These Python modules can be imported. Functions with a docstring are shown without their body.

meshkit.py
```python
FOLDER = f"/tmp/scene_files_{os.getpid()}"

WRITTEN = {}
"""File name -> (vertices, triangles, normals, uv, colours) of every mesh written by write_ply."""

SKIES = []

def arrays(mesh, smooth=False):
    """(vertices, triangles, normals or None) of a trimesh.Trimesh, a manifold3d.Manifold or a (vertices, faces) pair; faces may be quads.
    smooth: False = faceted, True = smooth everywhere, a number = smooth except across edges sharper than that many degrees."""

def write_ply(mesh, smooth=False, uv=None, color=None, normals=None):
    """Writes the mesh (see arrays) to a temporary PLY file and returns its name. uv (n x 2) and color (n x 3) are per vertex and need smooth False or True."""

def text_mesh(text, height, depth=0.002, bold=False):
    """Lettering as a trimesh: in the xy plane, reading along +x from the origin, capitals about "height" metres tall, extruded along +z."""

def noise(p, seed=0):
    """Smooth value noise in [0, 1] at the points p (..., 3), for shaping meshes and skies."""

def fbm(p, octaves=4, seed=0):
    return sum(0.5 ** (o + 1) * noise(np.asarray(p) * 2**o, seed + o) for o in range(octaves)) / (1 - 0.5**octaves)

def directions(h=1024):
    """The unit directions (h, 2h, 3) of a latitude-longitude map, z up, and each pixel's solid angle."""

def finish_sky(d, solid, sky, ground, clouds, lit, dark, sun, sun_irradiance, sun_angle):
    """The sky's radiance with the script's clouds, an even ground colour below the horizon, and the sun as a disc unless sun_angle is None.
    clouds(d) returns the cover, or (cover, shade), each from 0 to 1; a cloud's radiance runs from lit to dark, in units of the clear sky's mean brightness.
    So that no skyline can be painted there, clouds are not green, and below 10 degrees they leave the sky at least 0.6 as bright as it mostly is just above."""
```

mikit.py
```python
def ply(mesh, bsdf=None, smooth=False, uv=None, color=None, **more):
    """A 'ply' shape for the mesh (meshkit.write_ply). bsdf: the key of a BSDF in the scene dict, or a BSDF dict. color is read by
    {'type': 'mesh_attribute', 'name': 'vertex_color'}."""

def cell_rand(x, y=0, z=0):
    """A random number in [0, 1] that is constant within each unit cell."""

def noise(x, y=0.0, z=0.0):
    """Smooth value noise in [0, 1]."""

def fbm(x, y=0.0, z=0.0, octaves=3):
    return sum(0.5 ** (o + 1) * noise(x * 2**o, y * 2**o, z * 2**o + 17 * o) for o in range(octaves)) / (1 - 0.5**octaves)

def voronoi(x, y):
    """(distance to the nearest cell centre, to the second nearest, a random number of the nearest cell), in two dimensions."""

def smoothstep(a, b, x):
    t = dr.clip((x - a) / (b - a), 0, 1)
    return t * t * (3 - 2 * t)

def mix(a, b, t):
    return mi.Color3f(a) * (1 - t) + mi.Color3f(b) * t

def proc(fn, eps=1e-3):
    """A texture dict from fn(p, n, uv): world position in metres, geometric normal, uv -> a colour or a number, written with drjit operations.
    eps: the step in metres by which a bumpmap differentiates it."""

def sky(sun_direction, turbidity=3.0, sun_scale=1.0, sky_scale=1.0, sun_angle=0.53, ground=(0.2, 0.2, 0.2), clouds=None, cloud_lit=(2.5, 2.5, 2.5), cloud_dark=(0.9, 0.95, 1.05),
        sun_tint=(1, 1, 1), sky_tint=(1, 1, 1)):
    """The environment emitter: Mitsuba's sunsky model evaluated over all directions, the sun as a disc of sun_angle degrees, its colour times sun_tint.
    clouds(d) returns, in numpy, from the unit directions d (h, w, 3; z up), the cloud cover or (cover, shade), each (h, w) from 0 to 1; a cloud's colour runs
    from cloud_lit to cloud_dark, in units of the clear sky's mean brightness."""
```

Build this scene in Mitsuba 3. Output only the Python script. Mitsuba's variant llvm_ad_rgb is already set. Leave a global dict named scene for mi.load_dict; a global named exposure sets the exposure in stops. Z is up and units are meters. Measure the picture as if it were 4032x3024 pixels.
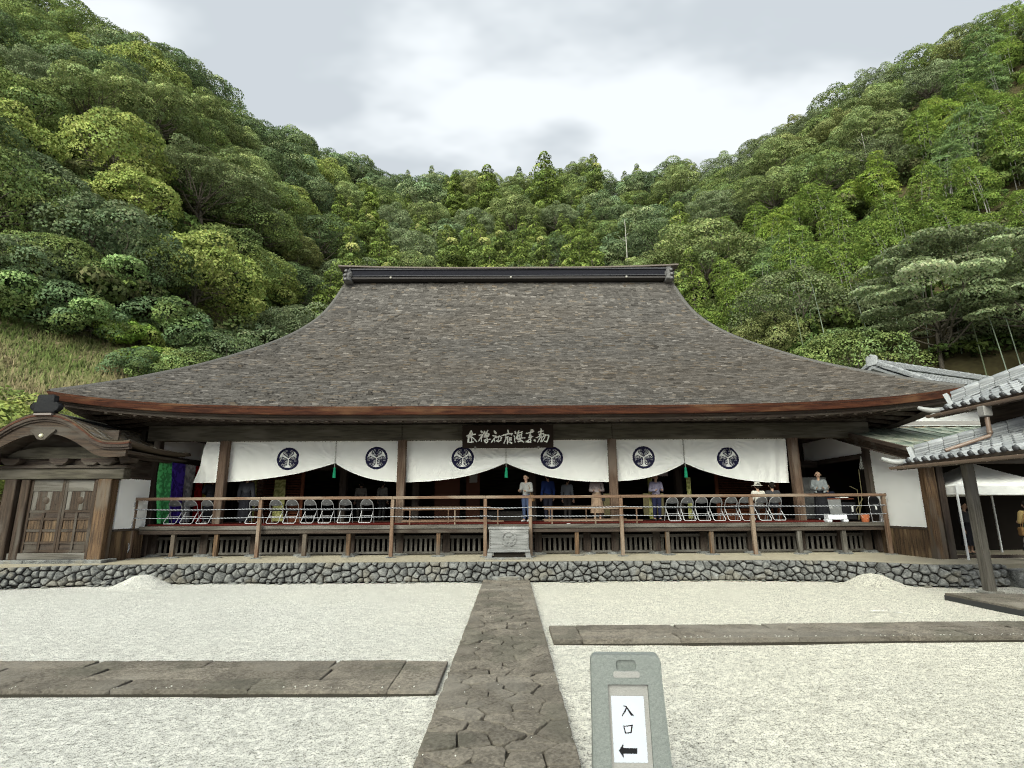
import math, numpy as np, trimesh, mitsuba as mi, drjit as dr, mikit, meshkit, manifold3d as m3
from scipy.interpolate import PchipInterpolator, RegularGridInterpolator
from scipy.spatial import Voronoi
import shapely
from shapely.geometry import Polygon, LineString, Point, box as sbox
from shapely.ops import unary_union
from mikit import proc, noise, fbm, voronoi, cell_rand, smoothstep, mix
T = mi.ScalarTransform4f
scene, labels = {}, {}
V = lambda *a: np.array(a, float)

# ---------------------------------------------------------------- camera
EYE = V(0, 0, 2.0)
yaw, pitch, roll = map(math.radians, (0.282, 12.70, 0.35))
FW = V(math.sin(yaw) * math.cos(pitch), math.cos(yaw) * math.cos(pitch), math.sin(pitch))
RT = V(math.cos(yaw), -math.sin(yaw), 0)
UP = np.cross(RT, FW)
UP = UP * math.cos(roll) + RT * math.sin(roll)
scene['camera'] = dict(type='perspective', fov=85.33, fov_axis='x', near_clip=0.1, far_clip=4000.0,
                       to_world=T().look_at(origin=EYE.tolist(), target=(EYE + FW).tolist(), up=UP.tolist()))

# ---------------------------------------------------------------- light: a bright overcast sky
def clouds(d):
    zz = np.maximum(d[..., 2], 0.03)
    p = np.stack([d[..., 0] / (zz + .25), d[..., 1] / (zz + .25), 0 * zz], -1)
    a = meshkit.fbm(p * [3.4, 6.2, 1] + [3.1, 7.7, 1.0], 5, 3)
    b = meshkit.fbm(p * [1.7, 2.9, 1] + [11.3, 2.2, 4.0], 4, 8)
    s = (a * .60 + b * .55 - .385) / .23
    s = np.clip(s, 0, 1)
    return np.ones(d.shape[:2]), s * s * (3 - 2 * s) * .85
exposure = 4.0
scene['sky'] = mikit.sky((-0.30, -0.78, 0.55), turbidity=3, sun_scale=0.30, sun_angle=40, sun_tint=(.755, .965, 1.20), clouds=clouds,
                         cloud_lit=(.705, .745, .77), cloud_dark=(.43, .475, .512), ground=(.25, .25, .22))

# ---------------------------------------------------------------- materials
def vc_bsdf(kind, **kw):
    return {'type': 'twosided', 'b': {'type': kind, ('reflectance' if kind == 'diffuse' else 'base_color'): {'type': 'mesh_attribute', 'name': 'vertex_color'}, **kw}}
scene['paint'] = vc_bsdf('diffuse')
scene['glazed'] = vc_bsdf('principled', roughness=.38, specular=.5)
scene['shiny'] = vc_bsdf('principled', roughness=.28, metallic=.85, specular=.5)
scene['leaf'] = {'type': 'principledthin', 'base_color': {'type': 'mesh_attribute', 'name': 'vertex_color'}, 'roughness': .55, 'diff_trans': .55, 'eta': 1.35}

def bsdf(name, fn, rough=.75, spec=.3, bump=None, bscale=.01, eps=1e-3):
    b = {'type': 'principled', 'base_color': proc(fn), 'roughness': rough, 'specular': spec}
    if bump is not None:
        b = {'type': 'bumpmap', 'arbitrary': proc(bump, eps), 'scale': bscale, 'b': b}
    scene[name] = {'type': 'twosided', 'b': b}

def wood(name, axis, c1, c2, c3, rough=.75, wear=.45, fine=1.0):
    """grain runs along axis; c3 is the weathered tone that shows in long patches"""
    def fn(p, n, uv):
        q = [p.x, p.y, p.z]
        al = q.pop(axis)
        g = fbm(q[0] * 38 * fine + 3.7, q[1] * 38 * fine, al * 1.6, 3)
        h = noise(q[0] * 110 * fine, q[1] * 110 * fine, al * 4)
        w = fbm(q[0] * 5 + 9, q[1] * 5, al * .8 + 5, 3)
        c = mix(c1, c2, smoothstep(.3, .7, g * .75 + h * .25))
        return mix(c, c3, smoothstep(wear, wear + .22, w) * .85)
    bsdf(name, fn, rough)

for ax, s in ((0, 'x'), (1, 'y'), (2, 'z')):
    wood('wood_dark_' + s, ax, (.030, .021, .017), (.060, .042, .032), (.075, .062, .050))
    if s != 'y':
        wood('wood_rail_' + s, ax, (.115, .066, .042), (.185, .115, .076), (.24, .185, .14), wear=.47)
        wood('wood_gate_' + s, ax, (.026, .017, .012), (.060, .039, .026), (.078, .067, .056), wear=.48)
    wood('wood_grey_' + s, ax, (.062, .055, .046), (.115, .104, .089), (.16, .148, .133))
wood('wood_post', 2, (.062, .036, .024), (.125, .080, .055), (.155, .120, .095), wear=.50)
wood('wood_beam', 0, (.045, .038, .028), (.085, .075, .055), (.12, .105, .085), wear=.5, fine=.5)
wood('wood_amber', 2, (.050, .029, .016), (.145, .086, .046), (.105, .088, .071), wear=.45)
wood('wood_box', 0, (.15, .15, .147), (.25, .25, .25), (.33, .322, .322), wear=.48)
wood('wood_bark_edge', 0, (.036, .011, .006), (.088, .028, .013), (.14, .065, .032), wear=.54, fine=.7)
wood('planks', 2, (.040, .026, .017), (.12, .075, .042), (.22, .15, .085), wear=.50, fine=.6)

def gravel_c(p, n, uv):
    d1, d2, r = voronoi(p.x * 60, p.y * 60 + p.z * 30)
    d3, d4, r2 = voronoi(p.x * 26 + 4, p.y * 30)
    g = noise(p.x * 13 + 2, p.y * 19, 5.0)
    h = noise(p.x * 5, p.y * 10, 9.0)
    big = fbm(p.x * .35, p.y * .35, 2.0, 3)
    q = noise(p.x * 30 + 8, p.y * 34, 2.0)
    t = 1.06 - .36 * smoothstep(.30, .75, d1) - .14 * r - .26 * smoothstep(.45, .80, d3) - .20 * r2 - .12 * smoothstep(.55, .8, q)
    t = t * (.82 + .34 * g) * (.95 + .10 * h) * (.95 + .10 * big)
    warm = smoothstep(-3, 9, p.x + p.y * .3 + 5 * (big - .5))
    return mix((.575, .565, .525), (.585, .56, .485), warm) * t
def gravel_b(p, n, uv):
    d1, d2, r = voronoi(p.x * 60, p.y * 60 + p.z * 30)
    d3, d4, r2 = voronoi(p.x * 26 + 4, p.y * 30)
    return (1 - d1) * .6 + r * .3 + (1 - d3) * .9
bsdf('gravel', gravel_c, .9, .15, gravel_b, .010, 2e-3)

def stone_c(p, n, uv):
    a = fbm(p.x * 7, p.y * 7, p.z * 7, 4)
    b = fbm(p.x * 34 + 5, p.y * 34, p.z * 34, 3)
    k = fbm(p.x * 1.9 + 2, p.y * 1.9, p.z * 1.9, 2)
    c = mix((.052, .054, .054), (.25, .25, .24), smoothstep(.25, .75, a * .55 + b * .45))
    c = mix(c, (.17, .15, .115), smoothstep(.56, .70, k) * .5)
    return c * (.72 + .55 * k)
bsdf('stone', stone_c, .85, .25, lambda p, n, uv: fbm(p.x * 26, p.y * 26, p.z * 26, 3), .02, 3e-3)

def paver(name, k0):
    def fn(p, n, uv):
        a = fbm(p.x * 5, p.y * 5, p.z * 5, 4)
        b = fbm(p.x * 42 + 5, p.y * 42, p.z * 42, 3)
        k = fbm(p.x * 1.3 + 7, p.y * 1.3, 3.0, 3)
        c = mix((.062, .054, .045), (.165, .145, .120), smoothstep(.22, .78, a * .42 + b * .58))
        c = mix(c, (.155, .142, .124), smoothstep(.55, .75, k) * .45)
        return mix(c, (.055, .056, .042), smoothstep(.60, .72, 1 - k) * .35) * k0
    bsdf(name, fn, .85, .25, lambda p, n, uv: fbm(p.x * 30, p.y * 30, p.z * 30, 3), .018, 3e-3)
for i, k0 in enumerate((1.0, 1.14, 1.32)): paver(f'paver_{i}', k0)

def earth_c(p, n, uv):
    a = fbm(p.x * 2.2, p.y * 2.2, p.z, 4)
    b = fbm(p.x * 40, p.y * 40, p.z * 40, 2)
    return mix((.17, .148, .108), (.29, .262, .205), a * .6 + b * .4)
bsdf('earth', earth_c, .95, .1)

def hill_c(p, n, uv):
    a = fbm(p.x * .45, p.y * .45, p.z * .45, 4)
    b = fbm(p.x * 4.5, p.y * 4.5, p.z * 4.5, 3)
    grass = smoothstep(7.0, 9.5, p.z) * (1 - smoothstep(14.5, 16.5, p.z + 3 * (a - .5))) * smoothstep(19.0, 22.0, -p.x)
    c = mix((.045, .035, .020), (.085, .075, .035), b)
    straw = mix((.14, .15, .055), (.25, .205, .125), smoothstep(.38, .62, a + .25 * (b - .5)))
    return mix(c, straw * (.75 + .5 * b), grass)
bsdf('hill', hill_c, .95, .1)

def plaster_c(p, n, uv):
    a = fbm(p.x * 1.7, p.y * 1.7, p.z * 1.1, 4)
    return mix((.83, .83, .82), (.90, .90, .89), a)
bsdf('plaster', plaster_c, .9, .15)

def cloth_c(p, n, uv):
    a = fbm(p.x * .9, p.y, p.z * 2.2, 4)
    w = noise(p.x * 130, p.z * 130, 0)
    return mix((.76, .75, .725), (.85, .845, .825), a) * (.96 + .05 * w)
bsdf('cloth', cloth_c, .95, .1)

def copper_c(p, n, uv):
    a = fbm(p.x * .5, p.y * 3.0, 2.0, 4)
    s = smoothstep(.46, .5, dr.abs(p.y * 2.2 - dr.floor(p.y * 2.2) - .5))
    c = mix((.13, .16, .13), (.26, .275, .23), smoothstep(.35, .6, a))
    return mix(c, (.22, .165, .105), smoothstep(.52, .68, fbm(p.x * .3 + 4, p.y * 2.1, 7.0, 3))) * (1 - .35 * s)
bsdf('copper', copper_c, .5, .4)

def bark_c(p, n, uv):
    a = fbm(p.x * 6, p.y * 6, p.z * 2, 3)
    return mix((.06, .05, .04), (.19, .165, .135), a)
bsdf('bark', bark_c, .9, .2)

def speckle_c(p, n, uv):
    a = noise(p.x * 210, p.y * 210, p.z * 210)
    b = noise(p.x * 90, p.y * 90, p.z * 90)
    return mix((.105, .117, .112), (.235, .250, .239), a * .6 + b * .4)
bsdf('granite_plastic', speckle_c, .5, .4)
def speckle2_c(p, n, uv):
    a = noise(p.x * 160, p.y * 160, p.z * 160)
    return mix((.23, .223, .214), (.315, .307, .296), a)
bsdf('beige_plastic', speckle2_c, .5, .4)

# ---------------------------------------------------------------- helpers
_count = {}
def numbered(name):
    n = _count.get(name, 0)
    _count[name] = n + 1
    return name if n == 0 else f'{name}_{n:03d}'
def lab(key, label=None, cat=None, group=None, kind=None):
    d = labels.setdefault(key, {})
    for k, v in (('label', label), ('category', cat), ('group', group), ('kind', kind)):
        if v: d[k] = v
    return key
def thing(name, label, cat, group=None, kind=None):
    return lab(numbered(name), label, cat, group, kind)
def put(name, mesh, mat, parent=None, smooth=False, color=None, label=None, kind=None, to=None):
    key = numbered(name if parent is None else parent + '__' + name)
    m = meshkit.arrays(mesh)[:2] if smooth is not True else meshkit.arrays(mesh)[:2]
    if color is not None:
        c = np.asarray(color, float)
        if c.ndim == 1: c = np.tile(c, (len(m[0]), 1))
        d = mikit.ply(m, mat, smooth=bool(smooth), color=c)
    else:
        d = mikit.ply(m, mat, smooth=smooth)
    if to is not None: d['to_world'] = to
    scene[key] = d
    if label: lab(key, label)
    if kind: lab(key, kind=kind)
    return key
def copy(src, parent, name, to):
    key = numbered(parent + '__' + name)
    scene[key] = {**scene[src], 'to_world': to}
    return key
BOXF = np.array([[0,1,3],[0,3,2],[4,6,7],[4,7,5],[0,4,5],[0,5,1],[2,3,7],[2,7,6],[0,2,6],[0,6,4],[1,5,7],[1,7,3]])
def box(x0, x1, y0, y1, z0, z1, ch=0.0):
    if ch <= 0:
        v = np.array([[x, y, z] for x in (x0, x1) for y in (y0, y1) for z in (z0, z1)], float)
        return trimesh.Trimesh(v, BOXF, process=False)
    c = V((x0+x1)/2, (y0+y1)/2, (z0+z1)/2); h = V(abs(x1-x0)/2, abs(y1-y0)/2, abs(z1-z0)/2)
    pts = []
    for sx in (-1, 1):
        for sy in (-1, 1):
            for sz in (-1, 1):
                s = V(sx, sy, sz)
                for k in range(3):
                    q = h - ch; q[k] = h[k]
                    pts.append(c + s * q)
    return trimesh.Trimesh(*hull(np.array(pts)), process=False)
def hull(pts):
    m = m3.Manifold.hull_points(np.asarray(pts, float)).to_mesh()
    return np.array(m.vert_properties[:, :3], float), np.array(m.tri_verts)
def mesh(v, f):
    f = np.asarray(f)
    if f.shape[1] == 4: f = np.vstack([f[:, [0, 1, 2]], f[:, [0, 2, 3]]])
    return trimesh.Trimesh(np.asarray(v, float), f, process=False)
def join(ms):
    ms = [m for m in ms if m is not None]
    vs, fs, o = [], [], 0
    for m in ms:
        vs.append(np.asarray(m.vertices)); fs.append(np.asarray(m.faces) + o); o += len(m.vertices)
    return trimesh.Trimesh(np.vstack(vs), np.vstack(fs), process=False)
def moved(m, R=None, t=(0, 0, 0)):
    v = np.asarray(m.vertices)
    if R is not None: v = v @ np.asarray(R).T
    return trimesh.Trimesh(v + np.asarray(t, float), m.faces, process=False)
def rz(a):
    c, s = math.cos(a), math.sin(a); return np.array([[c, -s, 0], [s, c, 0], [0, 0, 1.]])
def rx(a):
    c, s = math.cos(a), math.sin(a); return np.array([[1, 0, 0], [0, c, -s], [0, s, c.real]])
def ry(a):
    c, s = math.cos(a), math.sin(a); return np.array([[c, 0, s], [0, 1, 0], [-s, 0, c]])
def tube(points, radii, sides=6):
    p = np.asarray(points, float); n = len(p)
    t = np.gradient(p, axis=0); t /= np.linalg.norm(t, axis=1, keepdims=True) + 1e-12
    ref = V(0, 0, 1) if abs(t[:, 2]).mean() < .8 else V(1, .2, 0)
    a = np.cross(t, ref); a /= np.linalg.norm(a, axis=1, keepdims=True) + 1e-12
    b = np.cross(t, a)
    ang = np.arange(sides) * 2 * np.pi / sides
    r = np.broadcast_to(radii, (n,))
    v = p[:, None] + r[:, None, None] * (np.cos(ang)[None, :, None] * a[:, None] + np.sin(ang)[None, :, None] * b[:, None])
    i, j = np.meshgrid(np.arange(n - 1), np.arange(sides), indexing='ij')
    q = np.stack([i*sides+j, i*sides+(j+1) % sides, (i+1)*sides+(j+1) % sides, (i+1)*sides+j], -1).reshape(-1, 4)
    f = np.vstack([q[:, [0, 2, 1]], q[:, [0, 3, 2]]])
    v = np.vstack([v.reshape(-1, 3), p[:1], p[-1:]])
    k = np.arange(sides)
    f = np.vstack([f, np.stack([k*0+n*sides, k, (k+1) % sides], 1), np.stack([k*0+n*sides+1, (n-1)*sides+(k+1) % sides, (n-1)*sides+k], 1)])
    return trimesh.Trimesh(v, f, process=False)
def lathe(profile, n=20, c=(0, 0, 0)):
    p = np.asarray(profile, float); a = np.arange(n) * 2 * np.pi / n
    v = np.stack([p[:, None, 0] * np.cos(a), p[:, None, 0] * np.sin(a), np.broadcast_to(p[:, None, 1], (len(p), n))], -1).reshape(-1, 3) + np.asarray(c, float)
    i, j = np.meshgrid(np.arange(len(p) - 1), np.arange(n), indexing='ij')
    q = np.stack([i*n+j, i*n+(j+1) % n, (i+1)*n+(j+1) % n, (i+1)*n+j], -1).reshape(-1, 4)
    return mesh(v, q)
def grid(P, closed=False):
    """quad mesh of a grid of points (n, m, 3)"""
    n, m = P.shape[:2]
    i, j = np.meshgrid(np.arange(n - 1), np.arange(m - 1), indexing='ij')
    q = np.stack([i*m+j, i*m+j+1, (i+1)*m+j+1, (i+1)*m+j], -1).reshape(-1, 4)
    return mesh(P.reshape(-1, 3), q)
def slab(P, thick):
    """grid sheet with thickness along the offset vector(s)"""
    n, m = P.shape[:2]; Q = P + thick
    a, b = grid(P), grid(Q)
    b.faces = b.faces[:, ::-1]
    ms = [a, b]
    for e, g in ((P[0], Q[0]), (P[-1], Q[-1]), (P[:, 0], Q[:, 0]), (P[:, -1], Q[:, -1])):
        ms.append(grid(np.stack([e, g])))
    return join(ms)
def prism(pts, y0, y1):
    """polygon in (x, z), extruded along y"""
    poly = pts if isinstance(pts, shapely.Geometry) else Polygon(pts)
    out = []
    for g in getattr(poly, 'geoms', [poly]):
        if g.is_empty or g.area < 1e-8: continue
        m = trimesh.creation.extrude_polygon(g, 1.0, engine='earcut')
        v = np.asarray(m.vertices)
        out.append(trimesh.Trimesh(np.stack([v[:, 0], y1 + (y0 - y1) * v[:, 2], v[:, 1]], 1), m.faces, process=False))
    return join(out)
def beam(p, q, w, h, up=(0, 0, 1)):
    """square bar from p to q"""
    p, q = np.asarray(p, float), np.asarray(q, float); t = q - p; t /= np.linalg.norm(t)
    s = np.cross(t, up); s /= np.linalg.norm(s); u = np.cross(s, t)
    v = np.array([e + s * a * w / 2 + u * b * h / 2 for e in (p, q) for a in (-1, 1) for b in (-1, 1)])
    return trimesh.Trimesh(v, BOXF, process=False)
def strokes(lines, width, cap=1, taper=False):
    out = []
    for l in lines:
        w = width
        if len(l) and np.isscalar(l[0]): w, l = l[0], l[1]
        out.append(LineString(l).buffer(w / 2, quad_segs=3, cap_style=cap))
    return unary_union(out)
rng = np.random.default_rng(7)
# ================================================================ the setting
def struct(name, m, mat, smooth=False, label=None, color=None):
    k = put(name, m, mat, smooth=smooth, color=color)
    lab(k, label, name.replace('_', ' '), kind='structure')
    return k
# courtyard gravel: one sheet, gently uneven, out to the horizon
gx = np.concatenate([[-1500, -400, -120, -60, -40], np.arange(-24, 24.1, .25), [40, 60, 120, 400, 1500]])
gy = np.concatenate([[-1500, -400, -100, -30], np.arange(-6, 20.1, .25), [26, 40, 80, 400, 1500]])
X, Yg = np.meshgrid(gx, gy, indexing='ij')
MOUND = [(-9.93, 15.85, .33, .66), (9.45, 15.25, .31, .66)]
def ground_z(x, y):
    z = (meshkit.fbm(np.stack([x * .5, y * .5, 0 * x], -1), 3, 5) - .5) * .05 + (meshkit.noise(np.stack([x * 2.2, y * 2.2, 0 * x], -1), 6) - .5) * .018
    z = z * (np.hypot(x, y) < 30) - .03
    return z
struct('gravel_court', grid(np.stack([X, Yg, ground_z(X, Yg)], -1)), 'gravel', smooth=True, label='pale raked gravel covering the temple court')

def mound(cx, cy, h, r, label):
    rr = np.linspace(0, 1, 22); a = np.arange(40) * 2 * np.pi / 40
    R, A = np.meshgrid(rr, a, indexing='ij')
    prof = np.where(R < .22, 1 - (R / .22) ** 2 * .10, np.maximum(0, .9 * (1 - (R - .22) / .50)))
    prof = prof + .10 * np.maximum(0, 1 - R) ** 2
    prof = np.where(R > .65, np.maximum(0, (1 - R) / .35) ** 2 * .15, np.maximum(prof, .15))
    x, y = cx + 1.9 * r * R * np.cos(A), cy + 1.25 * r * R * np.sin(A)
    z = h * prof + .02 * (meshkit.noise(np.stack([x * 9, y * 9, 0 * x], -1), 2) - .5) * (R < .95) - .035
    P = np.stack([x, y, z], -1); P = np.concatenate([P, P[:, :1]], 1)
    k = put('gravel_heap', grid(P), 'gravel', smooth=True)
    lab(k, label, 'gravel heap', kind=None)
mound(*MOUND[0], 'pale gravel heap at the foot of the stone wall near the gate')
mound(*MOUND[1], 'pale gravel heap at the foot of the stone wall below the tiled corridor')

# hillside: a steep wooded bowl round the temple, polar height field about the valley
PHI = np.radians([-100, -75, -52, -43, -36, -30, -24, -16, -8, 0, 8, 16, 24, 30, 36, 43, 52, 75, 100])
FOOT = [34, 30, 28, 27, 27.5, 31, 36, 40, 40, 40, 40, 40, 39, 39, 42, 45, 46, 44, 42]
MIDD = [50, 46, 42, 42, 42, 46, 54, 60, 62, 62, 62, 60, 54, 50, 53, 54, 55, 54, 54]
MIDZ = [2, 8, 11, 11.3, 11.5, 12, 13, 13, 13.5, 13.5, 13.5, 13, 13, 12.4, 13.0, 12.8, 12.6, 8, 2]
RIDD = [140, 125, 112, 110, 108, 112, 122, 140, 150, 150, 145, 138, 128, 124, 124, 123, 122, 128, 140]
TANE = [.55, .62, .74, .765, .775, .70, .675, .648, .638, .645, .66, .635, .625, .67, .695, .712, .72, .62, .5]
def pol(tab): return PchipInterpolator(PHI, tab)
_f, _md, _mz, _rd, _te = map(pol, (FOOT, MIDD, MIDZ, RIDD, TANE))
def hill_at(phi, d):
    phi, d = np.broadcast_arrays(np.asarray(phi, float), np.asarray(d, float))
    f, md, mz, rd = _f(phi), _md(phi), _mz(phi), _rd(phi)
    zr = 2 + rd * _te(phi) - 7.5
    t1 = np.clip((d - f) / (md - f), 0, 1); t2 = np.clip((d - md) / (rd - md), 0, 1)
    z = -.3 + (mz + .3) * t1 ** 1.15 + (zr - mz) * (t2 * .9 + .1 * t2 * t2 * (3 - 2 * t2))
    z = z - np.clip(d - rd, 0, 400) * .22
    fade = np.clip((np.radians(98) - np.abs(phi)) / np.radians(25), 0, 1)
    p = np.stack([d * np.sin(phi) * .07, d * np.cos(phi) * .07, 0 * d], -1)
    return -.3 + (z + .3) * fade + (meshkit.fbm(p, 3, 9) - .5) * 3.0 * np.clip((d - md) / 20, 0, 1)
ph = np.linspace(math.radians(-99), math.radians(99), 190)
dd = np.concatenate([np.linspace(26, 60, 40), np.linspace(62, 170, 50), [190, 220, 260, 320, 400]])
PP, DD = np.meshgrid(ph, dd, indexing='ij')
struct('hillside', grid(np.stack([DD * np.sin(PP), DD * np.cos(PP), np.minimum(hill_at(PP, DD), 200)], -1)[:, ::-1]), 'hill', smooth=True, label='steep wooded valley slopes closing in behind the temple')

# raised terrace under the hall, edged by a dry stone wall
WALL = [(-19.0, 15.6), (-13.9, 15.75), (-13.0, 16.15), (-11.4, 16.5), (-8.2, 16.74), (7.6, 16.62), (8.9, 16.35), (9.95, 15.85), (10.75, 15.15), (11.4, 15.0), (12.9, 15.05)]
TZ = .52
WL = LineString(WALL)
back = [(13.0, 15.07), (30, 15.4), (30, 40), (-30, 40), (-30, 15.6)]
top = Polygon(WALL + back)
def flat(poly, z0, z1):
    m = trimesh.creation.extrude_polygon(poly, z1 - z0, engine='earcut')
    return moved(m, t=(0, 0, z0))
struct('terrace', flat(top.buffer(-.24, join_style=2), -.3, TZ), 'earth', label='beaten earth terrace that carries the hall')

def dome_stone(poly, depth, rg, segs=2):
    """pillow-shaped stone: polygon in (s, z) -> vertices (s, z, out)"""
    p = poly.buffer(-.011).buffer(-.024).buffer(.024, quad_segs=2) if poly.area > .010 else poly.buffer(-.009)
    if p.is_empty: return None
    if p.geom_type != 'Polygon': p = max(p.geoms, key=lambda g: g.area)
    p = p.simplify(.006)
    c = np.array(p.exterior.coords)[:-1]
    if len(c) < 3: return None
    n = len(c); ctr = c.mean(0)
    tilt = rg.normal(0, .20, 2)
    rings = [(1.0, -.6), (1.0, 0.0), (.88, .62), (.60, .95)]
    v = []
    for s, o in rings:
        q = ctr + (c - ctr) * s
        out = o * depth + (q - ctr) @ tilt * (o > 0) + (rg.normal(0, .10, n) * depth * (o > .3))
        v.append(np.column_stack([q, out]))
    v.append([[*ctr, depth * (1 + rg.normal(0, .08))]])
    v = np.vstack(v)
    f = []
    for r in range(len(rings) - 1):
        for i in range(n):
            j = (i + 1) % n
            f += [[r*n+i, r*n+j, (r+1)*n+j], [r*n+i, (r+1)*n+j, (r+1)*n+i]]
    k = (len(rings) - 1) * n
    f += [[k+i, k+(i+1) % n, len(v)-1] for i in range(n)]
    return v, np.array(f)
def cells(w, h, pts, bound):
    vor = Voronoi(np.vstack([pts, pts * [1, -1], pts * [1, -1] + [0, 2*h], pts * [-1, 1], pts * [-1, 1] + [2*w, 0]]))
    out = []
    for i in range(len(pts)):
        reg = vor.regions[vor.point_region[i]]
        if -1 in reg or len(reg) < 3: continue
        out.append(Polygon(vor.vertices[reg]).intersection(bound))
    return [g for g in out if g.geom_type == 'Polygon' and g.area > 1e-4]
rg = np.random.default_rng(11)
WLEN = WL.length
pts = []
for k in range(9000):
    q = V(rg.uniform(0, WLEN), rg.uniform(.0, TZ + .02))
    r = .10 + .085 * rg.random() ** 1.6 + (.08 if rg.random() < .07 else 0)
    if all((abs(q[0]-o[0]) / 1.15) ** 2 + (q[1]-o[1]) ** 2 > (.5 * (r + o[2])) ** 2 * 1.45 for o in pts[-400:] if abs(q[0]-o[0]) < .6) and \
       all((abs(q[0]-o[0]) / 1.15) ** 2 + (q[1]-o[1]) ** 2 > (.5 * (r + o[2])) ** 2 * 1.45 for o in pts if abs(q[0]-o[0]) < .5):
        pts.append((*q, r))
pts = np.array(pts)[:, :2]
sc = V(1 / 1.15, 1)
polys = cells(WLEN / 1.15, TZ + .02, pts * sc, sbox(0, 0, WLEN / 1.15, TZ + .02))
wall = thing('stone_wall', 'low dry stone retaining wall of rounded grey boulders in front of the hall', 'stone wall')
def wall_frame(s):
    s = np.clip(s, .01, WLEN - .01)
    a = shapely.get_coordinates(shapely.line_interpolate_point(WL, np.atleast_1d(s)))
    b = shapely.get_coordinates(shapely.line_interpolate_point(WL, np.minimum(np.atleast_1d(s) + .25, WLEN)))
    a0 = shapely.get_coordinates(shapely.line_interpolate_point(WL, np.maximum(np.atleast_1d(s) - .25, 0)))
    t = b - a0; t /= np.linalg.norm(t, axis=1, keepdims=True)
    return a, np.column_stack([t[:, 1], -t[:, 0]])
stones = []
for g in polys:
    g = shapely.affinity.scale(g, 1.15, 1, origin=(0, 0))
    r = dome_stone(g, .05 + .07 * rg.random(), rg)
    if r is None: continue
    v, f = r
    a, nrm = wall_frame(v[:, 0])
    xy = a + nrm * (v[:, 2:3] - .02 - .10 * (v[:, 1:2] / TZ))
    stones.append((g.area - (.02 if abs(xy[:, 0].mean()) > 13 else 0), trimesh.Trimesh(np.column_stack([xy, v[:, 1] - .01]), f[:, ::-1], process=False)))
stones.sort(key=lambda t: -t[0])
for _, m in stones[:300]: put('stone', m, 'stone', wall, smooth=50)
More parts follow.
